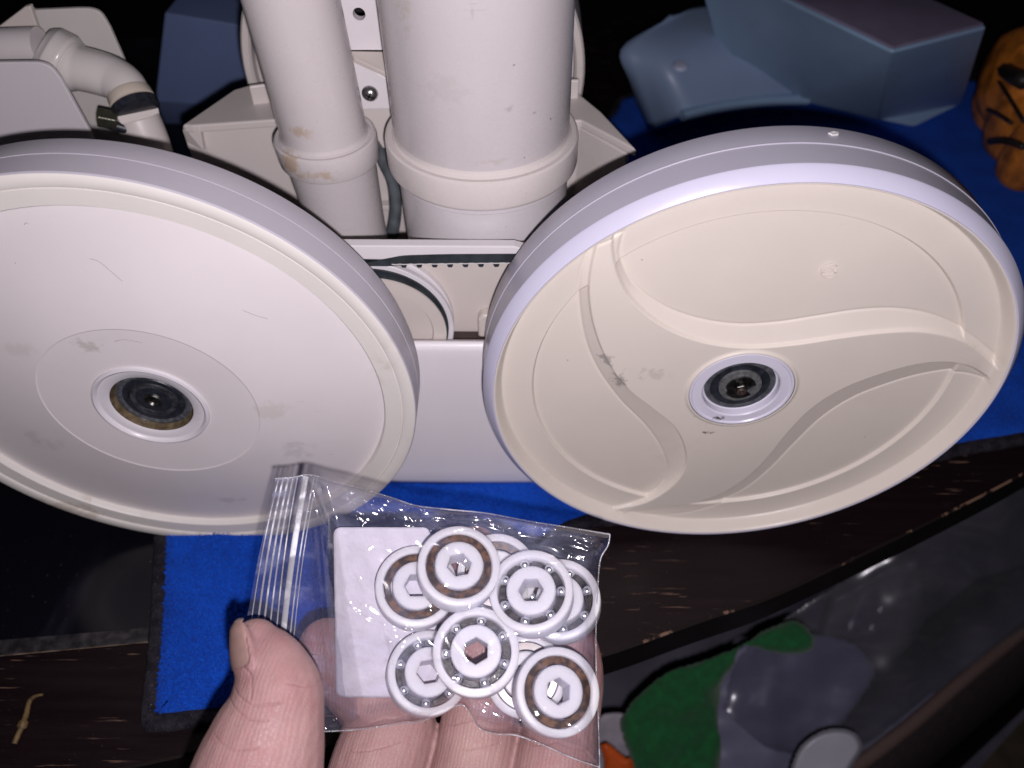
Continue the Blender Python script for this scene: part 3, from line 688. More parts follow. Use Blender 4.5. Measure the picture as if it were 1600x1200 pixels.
# right blue cover
bc = empty('blue_cover', (.30, .42, 0)); tag(bc, 'large pale blue curved plastic cover lying on the towel behind the right disc', 'plastic cover')
H = .135
t1, t2, t3, t4 = onz(1395, 75, H), onz(1538, 38, H), onz(1460, 2, H), onz(1240, 0, H)
t5 = t4 + (t4 - t1) * 1.2; t6 = t3 + (t4 - t1) * 1.2 + (t3 - t2) * .6
b0 = onz(1372, 182, .012); b1 = onz(1425, 199, .002); b2 = onz(1500, 158, .012)
l1 = onz(1250, 152, .035); l2 = onz(1160, 157, .040); l3 = onz(1065, 178, .040)
w1 = onz(1130, 10, .105); w2 = w1 + (t4 - t1) * .6
r2 = t1 * .25 + t4 * .75
pts = [t1, t2, t3, t4, t5, t6, b0, b1, b2, l1]
shell('cover_box', [t1, t2, t3, t4, t5, t6, b0, b1, b2, l1, onz(1130, 95, .06), onz(1070, 40, .06)],
      [(0, 1, 8, 6), (6, 8, 7), (0, 6, 9, 3), (3, 9, 10, 4)], m_blue, bc, (.30, .42, 0), .003, .002)
up3 = np.array([0, 0, .0008])
shell('cover_top_face', [t1 + up3, t2 + up3, t3 + up3, t6 + up3, t5 + up3, t4 + up3], [(0, 1, 2, 5), (5, 2, 3, 4)], simple('dusky_top', (.20, .17, .26), .5, nscale=12, var=.3), bc, (.30, .42, 0), .003, .001)  # top face given a darker, more purple tone than the sides
# wing: curved saddle with arched end
NU, NVv = 16, 14
def wing_pt(u, v):
    # u 0 left..1 right, v 0 front lip .. 1 back ridge
    a = np.array([onz(1012, 204, .004), onz(985, 130, .05), onz(972, 74, .075), onz(1050, 28, .085)])
    m_ = np.array([onz(1066, 180, .040), onz(1040, 110, .068), onz(1040, 60, .080), onz(1085, 10, .085)])
    b_ = np.array([onz(1262, 152, .036), onz(1225, 90, .066), onz(1215, 40, .080), onz(1220, -10, .085)])
    pa = spline(a, NVv + 1)[v]; pm = spline(m_, NVv + 1)[v]; pb = spline(b_, NVv + 1)[v]
    uu = u / NU
    return pa * (1 - uu / .22) + pm * (uu / .22) if uu < .22 else pm * (1 - (uu - .22) / .78) + pb * ((uu - .22) / .78)
V = [wing_pt(u, v) - np.array([.30, .42, 0]) for u in range(NU + 1) for v in range(NVv + 1)]
Fc = [(u * (NVv + 1) + v, (u + 1) * (NVv + 1) + v, (u + 1) * (NVv + 1) + v + 1, u * (NVv + 1) + v + 1) for u in range(NU) for v in range(NVv)]
t = NT('blue_wing_plastic'); p = t.pos()
n = t.noise(t.mapping(p, (9, 9, 9)), 1, 3)
g_ = t.n('ShaderNodeSeparateXYZ'); t.l(p, g_.inputs[0])
# brown stripe reflection painted into the colour across the wing
ln = t.math('ADD', t.math('ADD', g_.outputs['X'], t.math('MULTIPLY', g_.outputs['Y'], .85)), t.math('MULTIPLY', n, .05))
strk = t.math('MULTIPLY', t.rng(t.math('ABSOLUTE', t.math('ADD', ln, .058)), .006, .016, 1, 0), .55)
c = t.mix(t.rng(n, .3, .7), (.24, .33, .49), (.28, .37, .55)); c = t.mix(strk, c, (.40, .30, .22))
m_wing = t.done(t.bsdf(Base_Color=c, Roughness=.4).outputs[0])
o = link('cover_wing', fixn(mk('cover_wing', V, Fc, True)), m_wing, bc); s = o.modifiers.new('thick', 'SOLIDIFY'); s.thickness = .003
q = onz(1063, 103, .071); o = link('cover_dot', lathe('cover_dot', [(0, .0022), (.0045, .0018), (.0058, 0)], 'z', 24), simple('pale_plug', (.5, .55, .72), .5), bc, q - np.array([.30, .42, 0])); o.rotation_euler = (.25, 0, 0)
# rolled lip along the wing front
lipc = spline([onz(1066, 181, .040), onz(1120, 168, .040), onz(1190, 158, .039), onz(1262, 155, .036)], 24)
link('cover_lip', tube('cover_lip', [q_ - np.array([.30, .42, 0]) for q_ in lipc], .0042, 12), m_blue, bc)

# orange tool
ot = empty('power_tool', tuple(onz(1580, 250, .0))); tag(ot, 'yellow-orange moulded tool with black seams, cut off by the right frame edge', 'tool')
oo = np.array(ot.location)
m_or = simple('orange_plastic', (.62, .20, .025), .5, nscale=70, var=.6, bumpd=.001); m_orb = simple('tool_black', (.02, .015, .012), .5)
def blob(c, r, n=18, m_=12, rough=.08, seed=0):
    V = []; Fc = []
    for i in range(m_ + 1):
        th = PI * i / m_
        for j in range(n):
            a = 2 * PI * j / n; d = np.array([math.sin(th) * math.cos(a), math.sin(th) * math.sin(a), math.cos(th)])
            e = np.sign(d) * np.abs(d) ** .75; k = 1 + rough * noise.noise(Vector(d * 2.2 + seed))
            V.append(np.array(c) + e * np.array(r) * k)
    for i in range(m_):
        for j in range(n): Fc.append((i * n + j, (i + 1) * n + j, (i + 1) * n + (j + 1) % n, i * n + (j + 1) % n))
    return V, Fc
def oz(px, py, z): return onz(px, py, z) - oo
link('tool_body', mk('tool_body', *join([blob(oz(1572, 150, .03), (.018, .026, .030)), blob(oz(1590, 200, .03), (.016, .030, .028), seed=3), blob(oz(1610, 130, .05), (.03, .04, .04), seed=5)])), m_or, ot)
link('tool_grip', mk('tool_grip', *join([blob(oz(1602, 246, .025), (.014, .018, .026), seed=7)])), m_or, ot)
link('tool_seam', mk('tool_seam', *join([tube_data(spline([oz(1548, 222, .040), oz(1562, 220, .052), oz(1580, 222, .058), oz(1600, 230, .06)], 14), .0022, 8), tube_data(spline([oz(1556, 118, .05), oz(1566, 135, .058), oz(1582, 160, .062), oz(1600, 190, .064)], 14), .0014, 8), tube_data(spline([oz(1560, 98, .05), oz(1580, 116, .07), oz(1600, 126, .09)], 10), .006, 8), tube_data(spline([oz(1545, 172, .045), oz(1562, 180, .055), oz(1580, 192, .06)], 10), .0016, 8)])), m_orb, ot)

# ================================================================== STORAGE TOTE BELOW THE TABLE
ZB = -.20
tote = empty('storage_tote', tuple(onz(1300, 1050, ZB))); tag(tote, 'dark fabric storage tote with braided brown rim below the table edge', 'tote bag')
to = np.array(tote.location)
rim = spline([at(1180, 1300, .60), at(1330, 1203, .61), at(1420, 1135, .625), at(1510, 1058, .645), at(1600, 985, .67), at(1760, 850, .71)], 60)
t = NT('braided_trim'); p = t.pos()
w = t.n('ShaderNodeTexWave', i_Scale=190.0, i_Distortion=1.5); w.bands_direction = 'DIAGONAL'; t.l(p, w.inputs['Vector'])
c = t.mix(w.outputs['Fac'], (.10, .055, .05), (.24, .16, .15)); m_br = t.done(t.bsdf(Base_Color=c, Roughness=.8, Normal=t.bump(w.outputs['Fac'], .001, .8)).outputs[0])
link('rim_trim', tube('rim_trim', [q - to for q in rim], .0052, 12), m_br, tote)
dn = M @ np.array([.45, -.9, -1.2]); dn /= np.linalg.norm(dn)
def sheet(name, A, B, mat, parent, org, th=.002):
    V = []; Fc = []
    for a, b_ in zip(A, B): V += [np.array(a) - org, np.array(b_) - org]
    for i in range(len(A) - 1): Fc.append((2 * i, 2 * i + 1, 2 * i + 3, 2 * i + 2))
    o = link(name, mk(name, V, Fc, True), mat, parent); s = o.modifiers.new('thick', 'SOLIDIFY'); s.thickness = th; return o
m_fab = simple('dark_fabric', (.045, .032, .038), .85, nscale=200, var=.4, bumpd=.001)
out = M @ np.array([.62, -.45, 0.0])
sheet('outer_wall', [q + np.array([0, 0, -.004]) for q in rim], [q + out * .075 + np.array([0, 0, -.20]) for q in rim], m_fab, tote, to)
inw = M @ np.array([-.60, .48, 0.0])
sheet('inner_wall', [q + inw * .004 + np.array([0, 0, -.003]) for q in rim], [q + inw * .10 + np.array([0, 0, -.16]) for q in rim], simple('grey_lining', (.14, .135, .19), .7, nscale=40, var=.2), tote, to)
fb = [at(700, 1350, .78), at(1350, 1400, .76), at(1800, 900, .88), at(1500, 700, .95), at(800, 950, .86)]
link('tote_bottom', fixn(mk('tote_bottom', *prism([q - to for q in fb], (0, 0, -.004)), False)), simple('grey_lining_floor', (.13, .125, .17), .7, nscale=20, var=.35), tote)

def rumpled(name, outline_px, depth, amp, scale, mat, label, cat, n=60, thick=.0, domed=0.0, seed=0):
    P = np.array(outline_px, float); P = spline([[*q, 0] for q in P] + [[*P[0], 0]], 120)[:, :2]
    x0, y0 = P.min(0); x1, y1 = P.max(0); xs = np.linspace(x0, x1, n); ysx = np.linspace(y0, y1, n)
    G = np.array([(x, y) for y in ysx for x in xs]); ins_ = inside(G, P); d = dist_poly(G, P)
    step = max(xs[1] - xs[0], ysx[1] - ysx[0]); keep = ins_ | (d < step * .55)
    # snap outside ring points to the outline
    V = []; idx = {}
    cenp = P.mean(0)
    for k in np.nonzero(keep)[0]:
        g = G[k].copy()
        if not ins_[k]:
            j = np.argmin(((P - g) ** 2).sum(1)); g = P[j]
        dd = d[k] if ins_[k] else 0
        z = depth - domed * (1 - math.exp(-dd / 28.0)) + amp * (noise.noise((g[0] * scale + seed, g[1] * scale, 1)) + .5 * noise.noise((g[0] * scale * 2.6, g[1] * scale * 2.6, 4 + seed)))
        idx[k] = len(V); V.append(at(g[0], g[1], z))
    c0 = np.mean(V, 0); Fc = []
    for k in idx:
        if (k % n) < n - 1 and k + 1 in idx and k + n in idx and k + n + 1 in idx: Fc.append((idx[k], idx[k + n], idx[k + n + 1], idx[k + 1]))
    o = link(name, mk(name, [v - c0 for v in V], Fc), mat, loc=c0)
    s = o.modifiers.new('thick', 'SOLIDIFY'); s.thickness = thick or .0015; s.offset = -1
    ss_ = o.modifiers.new('sub', 'SUBSURF'); ss_.levels = 1; ss_.render_levels = 1
    return tag(o, label, cat)
m_green = simple('green_cloth', (.007, .125, .032), .9, nscale=160, var=.25, bumpd=.001, Sheen_Weight=.3)
rumpled('green_cloth', [(990, 1090), (1040, 1050), (1100, 1030), (1160, 1005), (1190, 985), (1240, 968), (1268, 985), (1275, 1005), (1262, 1022), (1210, 1022), (1160, 1010), (1150, 1040), (1130, 1070), (1125, 1130), (1128, 1180), (1110, 1240), (1010, 1240), (985, 1190), (968, 1130)], .57, .014, .011, m_green, 'rumpled green cloth hanging below the dark table edge', 'cloth', 70, .003, .02)
rumpled('plastic_tray', [(1105, 1060), (1140, 1015), (1230, 990), (1330, 1000), (1370, 1050), (1330, 1120), (1270, 1190), (1200, 1260), (1090, 1260)], .65, .006, .012, simple('lavender_grey_plastic', (.23, .23, .34), .45, nscale=20, var=.15), 'smooth lavender-grey plastic tray right of the green cloth', 'tray', 40, .003, .02)
rumpled('white_lid', [(1225, 1240), (1240, 1180), (1265, 1150), (1300, 1137), (1335, 1142), (1350, 1165), (1340, 1190), (1300, 1240)], .56, .001, .006, simple('white_plastic_lid', (.52, .52, .60), .3, nscale=30, var=.1), 'white rounded plastic container at the bottom of the tote', 'lid', 40, .003, .03)  # white lid lying at the bottom of the tote
rumpled('orange_clip', [(936, 1164), (950, 1160), (975, 1180), (990, 1190), (988, 1240), (940, 1240), (944, 1196)], .55, .001, .01, simple('orange_clip_plastic', (.75, .12, .02), .4), 'bright orange plastic piece beside the green cloth', 'clip', 30, .003, .012)
rumpled('white_carton', [(920, 1120), (975, 1115), (985, 1160), (1000, 1240), (920, 1240)], .60, .001, .01, simple('pale_card', (.42, .38, .45), .6), 'pale carton behind the orange piece at the bottom', 'carton', 24, .003, .005)
rumpled('purple_strip', [(1345, 925), (1372, 915), (1362, 960), (1345, 990), (1322, 992), (1330, 960)], .68, .001, .01, simple('purple_plastic', (.10, .035, .18), .4), 'dim purple strip seen inside the clear wrap', 'strip', 24, .002, .008)

def film_mat(name, tr=.90, dif=.06, spec=.35, rough=.06, tint=(1, 1, 1), wr=1.0, bs=60, bd=.0015, dc=(.8, .8, .86), sv=4.2):
    t = NT(name); p = t.pos()
    n = t.noise(t.mapping(p, (1, 1.6, 1), (.3, .2, .5)), bs, 5, .6, .8)
    n2 = t.noise(t.mapping(p, (1, 1, 2.2), (.9, .1, .7)), bs * 2.6, 4, .6, .5)
    nm = t.bump(t.math('ADD', n, t.math('MULTIPLY', n2, .35)), bd, wr)
    tr_ = t.n('ShaderNodeBsdfTransparent'); tr_.inputs[0].default_value = (tr * tint[0], tr * tint[1], tr * tint[2], 1)
    df = t.n('ShaderNodeBsdfDiffuse'); df.inputs[0].default_value = (*dc, 1); t.l(nm, df.inputs['Normal'])
    gs = t.n('ShaderNodeBsdfGlossy'); gs.inputs['Roughness'].default_value = rough; gs.inputs[0].default_value = (1, 1, 1, 1); t.l(nm, gs.inputs['Normal'])
    fr = t.n('ShaderNodeFresnel', i_IOR=1.5); t.l(nm, fr.inputs['Normal'])
    m1 = t.n('ShaderNodeMixShader'); m1.inputs[0].default_value = dif; t.l(tr_.outputs[0], m1.inputs[1]); t.l(df.outputs[0], m1.inputs[2])
    st_ = t.noise(t.mapping(p, (1, 2.6, 1), (.2, .5, .8)), 26, 5, .6, 1.5)
    t.l(t.math('MULTIPLY', t.rng(st_, .45, .78, .55, sv), dif, clamp=True), m1.inputs[0])
    m2 = t.n('ShaderNodeMixShader'); t.l(t.math('MINIMUM', t.math('MULTIPLY', fr.outputs[0], spec * 3), .20), m2.inputs[0]); t.l(m1.outputs[0], m2.inputs[1]); t.l(gs.outputs[0], m2.inputs[2])
    return t.done(m2.outputs[0])
m_wrap = film_mat('clear_wrap', .87, .07, .3, .22, (.95, .95, 1), .25, 7, .002, sv=.9)
rumpled('clear_wrap', [(1130, 1110), (1160, 1020), (1280, 930), (1400, 860), (1520, 800), (1640, 740), (1640, 940), (1560, 1010), (1440, 1100), (1360, 1160), (1290, 1180), (1200, 1170)], .620, .016, .0045, m_wrap, 'crumpled clear plastic wrap inside the tote, right side', 'plastic wrap', 90, .0003, .003, 3)
rumpled('clear_tub', [(1300, 930), (1390, 880), (1440, 870), (1450, 960), (1400, 1030), (1330, 1050), (1280, 1010)], .66, .004, .02, film_mat('clear_tub_plastic', .8, .14, .4, .1, sv=.9), 'frosted clear tub under the plastic wrap', 'tub', 50, .001, .03, 8)

# ================================================================== BEARINGS IN THE BAG
RB = .01335
def ring_profile(ro, ri, h, c=.0011):
    return [(ri, -h), (ri, h - .0002), (ri + .0002, h), (ro - .0005, h), (ro - .0001, h - .0003), (ro, h - .0008), (ro, -h + .0008), (ro - .0001, -h + .0003), (ro - .0005, -h), ]
h2 = .0041
me_outer = lathe('outer_ring', ring_profile(RB, .0109, h2), 'z', 96, 45, True)
me_inner_v = None
def hex_ring(ro, rh, h, n=96):
    V = []; Fc = []
    for i in range(n):
        a = 2 * PI * i / n; k = math.cos(PI / 6) / math.cos((a % (PI / 3)) - PI / 6) * rh
        for r, z in ((k, -h), (k, h - .0002), (k + .0002, h), (ro - .0005, h), (ro, h - .0004), (ro, -h + .0004), (ro - .0005, -h)): V.append((r * math.cos(a), r * math.sin(a), z))
    for i in range(n):
        j = (i + 1) % n
        for k in range(7): k2 = (k + 1) % 7; Fc.append((i * 7 + k, j * 7 + k, j * 7 + k2, i * 7 + k2))
    return fixn(mk('inner_ring', V, Fc, True, 30))
me_inner = hex_ring(.0078, .0041, h2 + .0003)
me_cage_b = lathe('cage', [(.0083, .0032), (.0105, .0032), (.0105, .0022), (.0083, .0022)], 'z', 96, 30, True)
me_cage_d = lathe('cage', [(.0082, -.0008), (.0106, -.0008), (.0106, -.0020), (.0082, -.0020)], 'z', 96, 30, True)
segs = []
for k in range(7):
    a0 = 2 * PI * k / 7 + .26; a1 = 2 * PI * (k + 1) / 7 - .26; K = 8
    lo_ = [(.0085 * math.cos(a0 + (a1 - a0) * i / K), .0085 * math.sin(a0 + (a1 - a0) * i / K), .0014) for i in range(K + 1)]
    hi_ = [(.0103 * math.cos(a0 + (a1 - a0) * i / K), .0103 * math.sin(a0 + (a1 - a0) * i / K), .0014) for i in range(K + 1)]
    segs.append(prism(lo_ + hi_[::-1], (0, 0, -.003)))
me_seg = fixn(mk('cage_pockets', *join(segs), False))
me_ball = mk('ball', *blob((0, 0, 0), (1, 1, 1), 20, 12, 0))
V = [];
import bmesh
bm = bmesh.new(); bmesh.ops.create_uvsphere(bm, u_segments=24, v_segments=14, radius=.00178); bm.to_mesh(me_ball); bm.free(); me_ball.polygons.foreach_set('use_smooth', [True] * len(me_ball.polygons))
me_ball.materials.append(m_ball); me_outer.materials.append(m_pom); me_inner.materials.append(m_pom)
t = NT('brown_cage'); p = t.pos(); n = t.noise(p, 420, 3)
c = t.mix(t.rng(n, .38, .66), (.035, .019, .010), (.16, .080, .038)); m_cage = t.done(t.bsdf(Base_Color=c, Roughness=.28, Transmission_Weight=0.0).outputs[0])
me_cage_b.materials.append(m_cage); me_cage_d.materials.append(simple('cage_dark', (.035, .028, .026), .4, nscale=400, var=.6))
me_seg.materials.append(simple('cage_grey', (.075, .065, .062), .25, nscale=500, var=.6))
Xc, Yc, Zc = M[:, 0], M[:, 1], M[:, 2]
def bearing(px, py, dep, tx, ty, side, spin, label, sc=1.0):
    o = empty('bearing', tuple(at(px, py, dep))); tag(o, label, 'ball bearing', 'white ball bearings inside the clear bag')
    r = -ray(px, py); r /= np.linalg.norm(r); nrm = r + tx * Xc + ty * Yc; nrm /= np.linalg.norm(nrm)
    x = Xc - nrm * (Xc @ nrm); x /= np.linalg.norm(x); y = np.cross(nrm, x)
    Rm = Matrix([[x[0], y[0], nrm[0]], [x[1], y[1], nrm[1]], [x[2], y[2], nrm[2]]]).to_4x4() @ Matrix.Rotation(spin, 4, 'Z')
    o.matrix_world = Matrix.Translation(o.location) @ Rm @ Matrix.Scale(sc, 4)
    link('outer_ring', me_outer, None, o); link('inner_ring', me_inner, None, o)
    if side == 'brown': link('cage', me_cage_b, None, o)
    else:
        link('cage', me_cage_d, None, o); link('cage_pockets', me_seg, None, o)
    for k in range(7):
        a = 2 * PI * k / 7
        b_ = link('ball', me_ball, None, o, (.0094 * math.cos(a), .0094 * math.sin(a), .0013 if side == 'balls' else -.0008))
    return o
bearing(716, 889, .2605, .10, .38, 'brown', .25, 'upper bearing with brown cage ring, topmost white bearing lying over the paper label edge', .98)
bearing(650, 919, .2695, .05, .26, 'brown', .05, 'leftmost brown-caged bearing, half hidden behind the topmost one and over the white label')
bearing(831, 928, .2615, -.08, .36, 'balls', .0, 'bearing with visible steel balls near the upper right corner of the bag')
bearing(876, 940, .2715, -.10, .30, 'balls', .3, 'rightmost bearing with steel balls, tucked behind its upper right neighbour')
bearing(744, 1020, .2540, -.02, .16, 'balls', .52, 'frontmost central bearing with steel balls and open hexagonal hole')
bearing(668, 1053, .2680, .14, .20, 'balls', .2, 'lower left bearing with steel balls behind the central one')
bearing(868, 1082, .2575, .26, .10, 'brown', .45, 'lowest bearing at bottom right with brown cage ring')
bearing(822, 1056, .2715, .0, .0, 'brown', .1, 'bearing mostly hidden behind the lowest brown-caged one')
bearing(776, 898, .2755, .06, .05, 'brown', .7, 'rear bearing peeking out between the two upper bearings')

# paper label in bag
lab = []; LX, LY = 24, 30
cor = [np.array(q) for q in ((521, 824), (672, 824), (690, 1090), (525, 1090))]
def bil(u, v, C): return C[0] * (1 - u) * (1 - v) + C[1] * u * (1 - v) + C[2] * u * v + C[3] * (1 - u) * v
lv = []; lf = []
LX, LY = 40, 60
for i in range(LX + 1):
    for k in range(LY + 1):
        u, v = i / LX, k / LY
        # rounded corners
        U, Vv = u, v; rx, ry = .075, .045
        for cu_, cv_ in ((0, 0), (1, 0), (0, 1), (1, 1)):
            du_ = (rx - abs(u - cu_)) / rx; dv_ = (ry - abs(v - cv_)) / ry
            if du_ > 0 and dv_ > 0:
                L_ = max(du_, dv_); e = math.hypot(du_, dv_)
                k_ = L_ / e; U = cu_ + (rx - du_ * k_ * rx) * (1 if cu_ == 0 else -1); Vv = cv_ + (ry - dv_ * k_ * ry) * (1 if cv_ == 0 else -1)
        q = bil(U, Vv, cor)
        dz = .0006 * noise.noise((u * 5, v * 7, 0)) + .0004 * abs(noise.noise((u * 13 + v * 9, v * 4, 5)))
        lv.append(at(q[0], q[1], .2748 + dz + .0012 * u))
for i in range(LX):
    for k in range(LY): a = i * (LY + 1) + k; lf.append((a, a + 1, a + LY + 2, a + LY + 1))
c0 = np.mean(lv, 0)
o = link('paper_label', mk('paper_label', [v - c0 for v in lv], lf), simple('label_paper', (.62, .59, .66), .6, nscale=120, var=.08, bumpd=.0006), loc=c0)
s = o.modifiers.new('thick', 'SOLIDIFY'); s.thickness = .00015
tag(o, 'blank white rounded paper label inside the left half of the clear bag', 'label')

# ================================================================== ZIP BAG
bag = empty('zip_bag', tuple(at(690, 960, .262))); tag(bag, 'small clear zip-lock plastic bag held up in the hand, full of white bearings', 'plastic bag')
bo = np.array(bag.location)
NBU, NBV = 270, 200
FOLDS = [([(634, 982), (622, 1010), (608, 1040)], 2.6, .0007), ([(684, 1052), (668, 1085), (652, 1128)], 2.6, .0008), ([(508, 1092), (540, 1107), (588, 1130)], 2.8, .0006),
 ([(510, 1114), (545, 1099), (584, 1101)], 2.6, .0005), ([(500, 760), (516, 790), (512, 850), (500, 930)], 3.5, .0006), ([(545, 766), (562, 782), (604, 776), (652, 801)], 2.6, .0006),
 ([(900, 848), (930, 860), (950, 888)], 2.8, .0008), ([(916, 834), (934, 852), (946, 872)], 2.4, .0006), ([(556, 955), (590, 978), (644, 990)], 2.6, .0006), ([(468, 962), (500, 950), (544, 964)], 3, .0006),
 ([(640, 792), (700, 812), (770, 836)], 3, .0006), ([(752, 1100), (780, 1120), (812, 1140)], 2.6, .0006), ([(592, 1134), (640, 1112), (686, 1100)], 2.6, .0006), ([(676, 1000), (700, 1012), (716, 1030)], 2.4, .0005),
 ([(560, 905), (572, 930), (570, 960)], 2.4, .0006), ([(540, 935), (552, 952), (558, 975)], 2.2, .0005), ([(585, 800), (640, 822), (700, 822)], 2.6, .0005), ([(850, 1110), (880, 1130), (925, 1150)], 2.6, .0005), ([(925, 900), (915, 960), (922, 1040)], 2.6, .0005), ([(478, 800), (470, 880), (462, 950)], 3, .0004)]
def fold_h(P):
    out = np.zeros(len(P))
    for L, w, a in FOLDS:
        d = dist_poly(P, spline([[*q, 0] for q in L], 9)[:, :2], False); out += a * np.exp(-(d / w) ** 2)
    return out
topE = spline([[430, 748, 0], [457, 746, 0], [485, 742, 0], [520, 752, 0], [560, 762, 0], [610, 777, 0], [650, 790, 0], [700, 796, 0], [760, 802, 0], [830, 815, 0], [900, 826, 0], [953, 835, 0]], NBU + 1)[:, :2]
botE = spline([[352, 1135, 0], [420, 1142, 0], [503, 1143, 0], [568, 1139, 0], [630, 1130, 0], [655, 1128, 0], [690, 1114, 0], [716, 1102, 0], [730, 1107, 0], [750, 1138, 0], [778, 1147, 0], [807, 1149, 0], [849, 1164, 0], [894, 1184, 0], [937, 1199, 0]], NBU + 1)[:, :2]
leftE = spline([[430, 748, 0], [420, 800, 0], [404, 870, 0], [386, 965, 0], [368, 1050, 0], [352, 1135, 0]], NBV + 1)[:, :2]
rightE = spline([[953, 835, 0], [950, 852, 0], [938, 875, 0], [934, 920, 0], [931, 990, 0], [932, 1060, 0], [935, 1130, 0], [937, 1199, 0]], NBV + 1)[:, :2]
def coons(i, k):
    u, v = i / NBU, k / NBV
    P = (1 - v) * topE[i] + v * botE[i] + (1 - u) * leftE[k] + u * rightE[k]
    return P - ((1 - u) * (1 - v) * topE[0] + u * (1 - v) * topE[NBU] + (1 - u) * v * botE[0] + u * v * botE[NBU])
def bag_depth(u, v, side):
    e = min(1, min(v, 1 - v) / .075); e = e * (2 - e); er = min(1, (1 - u) / .05); er = er * (2 - er); el_ = min(1, max(0, (u - .14)) / .09); el_ = el_ * el_ * (3 - 2 * el_)
    b_ = e * er * el_
    base = .2655 + .0015 * (u < .17)
    wr = 0
    x, y = u * 1.35, v
    r1 = 1 - abs(noise.noise((x * 3.2 + y * 2.0, y * 3.4 - x * 1.0, 2.0 if side < 0 else 7.0))) * 2.2
    r2 = 1 - abs(noise.noise((x * 7.5 - y * 4.5, y * 7.0 + x * 2.5, 4.0 if side < 0 else 9.0))) * 2.2
    r3 = noise.noise((x * 16 + y * 5, y * 15, 6.0 + side))
    att = .35 + .65 * min(1, 3.2 * abs(.5 - v)) if u > .3 else .5
    wr = (.0019 * max(0, r1) ** 2 + .0010 * max(0, r2) ** 2) * att * (0.25 + .75 * el_)
    edge = min(1, min(v, 1 - v, (1 - u)) / .03)
    return base + side * b_ * (.0190 if side < 0 else .0150) + side * wr * edge * (1 if side < 0 else .6)
me_parts = []
m_film = film_mat('bag_film', .975, .045, .36, .09, (.985, .98, 1.0), .22, 22, .0012, dc=(.66, .70, 1.0))
for side, nm in ((-1, 'front_film'), (1, 'back_film')):
    PX = np.array([coons(i, k) for i in range(NBU + 1) for k in range(NBV + 1)]); FH = fold_h(PX)
    V = []; Fc = []
    for i in range(NBU + 1):
        for k in range(NBV + 1):
            m_ = i * (NBV + 1) + k; V.append(at(PX[m_][0], PX[m_][1], bag_depth(i / NBU, k / NBV, side) + side * FH[m_] * (1 if side < 0 else .3)) - bo)
    for i in range(NBU):
        for k in range(NBV): a = i * (NBV + 1) + k; Fc.append((a, a + 1, a + NBV + 2, a + NBV + 1))
    o = link(nm, mk(nm, V, Fc), m_film, bag)
m_seam = film_mat('bag_seam', .7, .35, .5, .15, (1, 1, 1), 1, 200, .001)
for nm, E_, ee in (('top_seam', topE, 0), ('bottom_seam', botE, 1)):
    link(nm, tube(nm, [at(q[0], q[1], .2655) - bo for q in E_], .00022, 6), m_seam, bag)
link('side_seam', tube('side_seam', [at(q[0], q[1], .2655) - bo for q in rightE], .0002, 6), m_seam, bag)
m_zip = film_mat('zip_plastic', .55, .55, .5, .2, (1, 1, 1), .3, 200, .0005)
for xt, xb, r in ((434, 389, .00018), (441, 400, .00032), (449, 410, .00032), (456, 420, .00026), (463, 431, .00022), (489, 453, .00024), (494, 459, .00015)):
    pts = [at(xt + (xb - xt) * s - 3 * math.sin(s * PI) + (7 * max(0, .5 - s) ** 2), 746 + 250 * s, .2640) - bo for s in np.linspace(0, 1, 24)]
    link('zip_ridge', tube('zip_ridge', pts, r, 6), m_zip, bag)
m_trk = film_mat('zip_track_plastic', .5, .62, .5, .25, (1, 1, 1), .3, 200, .0005)
pts = [at(478 + (442 - 478) * s - 3 * math.sin(s * PI), 744 + 250 * s, .2636) - bo for s in np.linspace(0, 1, 24)]
link('zip_track', tube('zip_track', pts, .0010, 10, flat=.45), m_trk, bag)

# ================================================================== HAND
def limb(chain, seg=20, flat=1.0):
    """chain of (px, py, depth, radius_px, depth_squash)"""
    C = np.array([[*at(a, b_, d), r / F * d] for a, b_, d, r in chain]); C = spline(C, len(chain) * 7)
    P = C[:, :3]; R = C[:, 3]
    P_ = [p_ for p_ in P]; R_ = list(R)
    d0 = P[0] - P[1]; d0 /= np.linalg.norm(d0)
    capP = [P[0] + d0 * R[0] * math.sin(a) for a in (1.45, 1.25, .95, .6, .3)]; capR = [R[0] * math.cos(a) for a in (1.45, 1.25, .95, .6, .3)]
    d1 = P[-1] - P[-2]; d1 /= np.linalg.norm(d1)
    capP2 = [P[-1] + d1 * R[-1] * math.sin(a) for a in (.3, .6, .95, 1.25, 1.45)]; capR2 = [R[-1] * math.cos(a) for a in (.3, .6, .95, 1.25, 1.45)]
    return tube_data(capP + P_ + capP2, capR + R_ + capR2, seg)
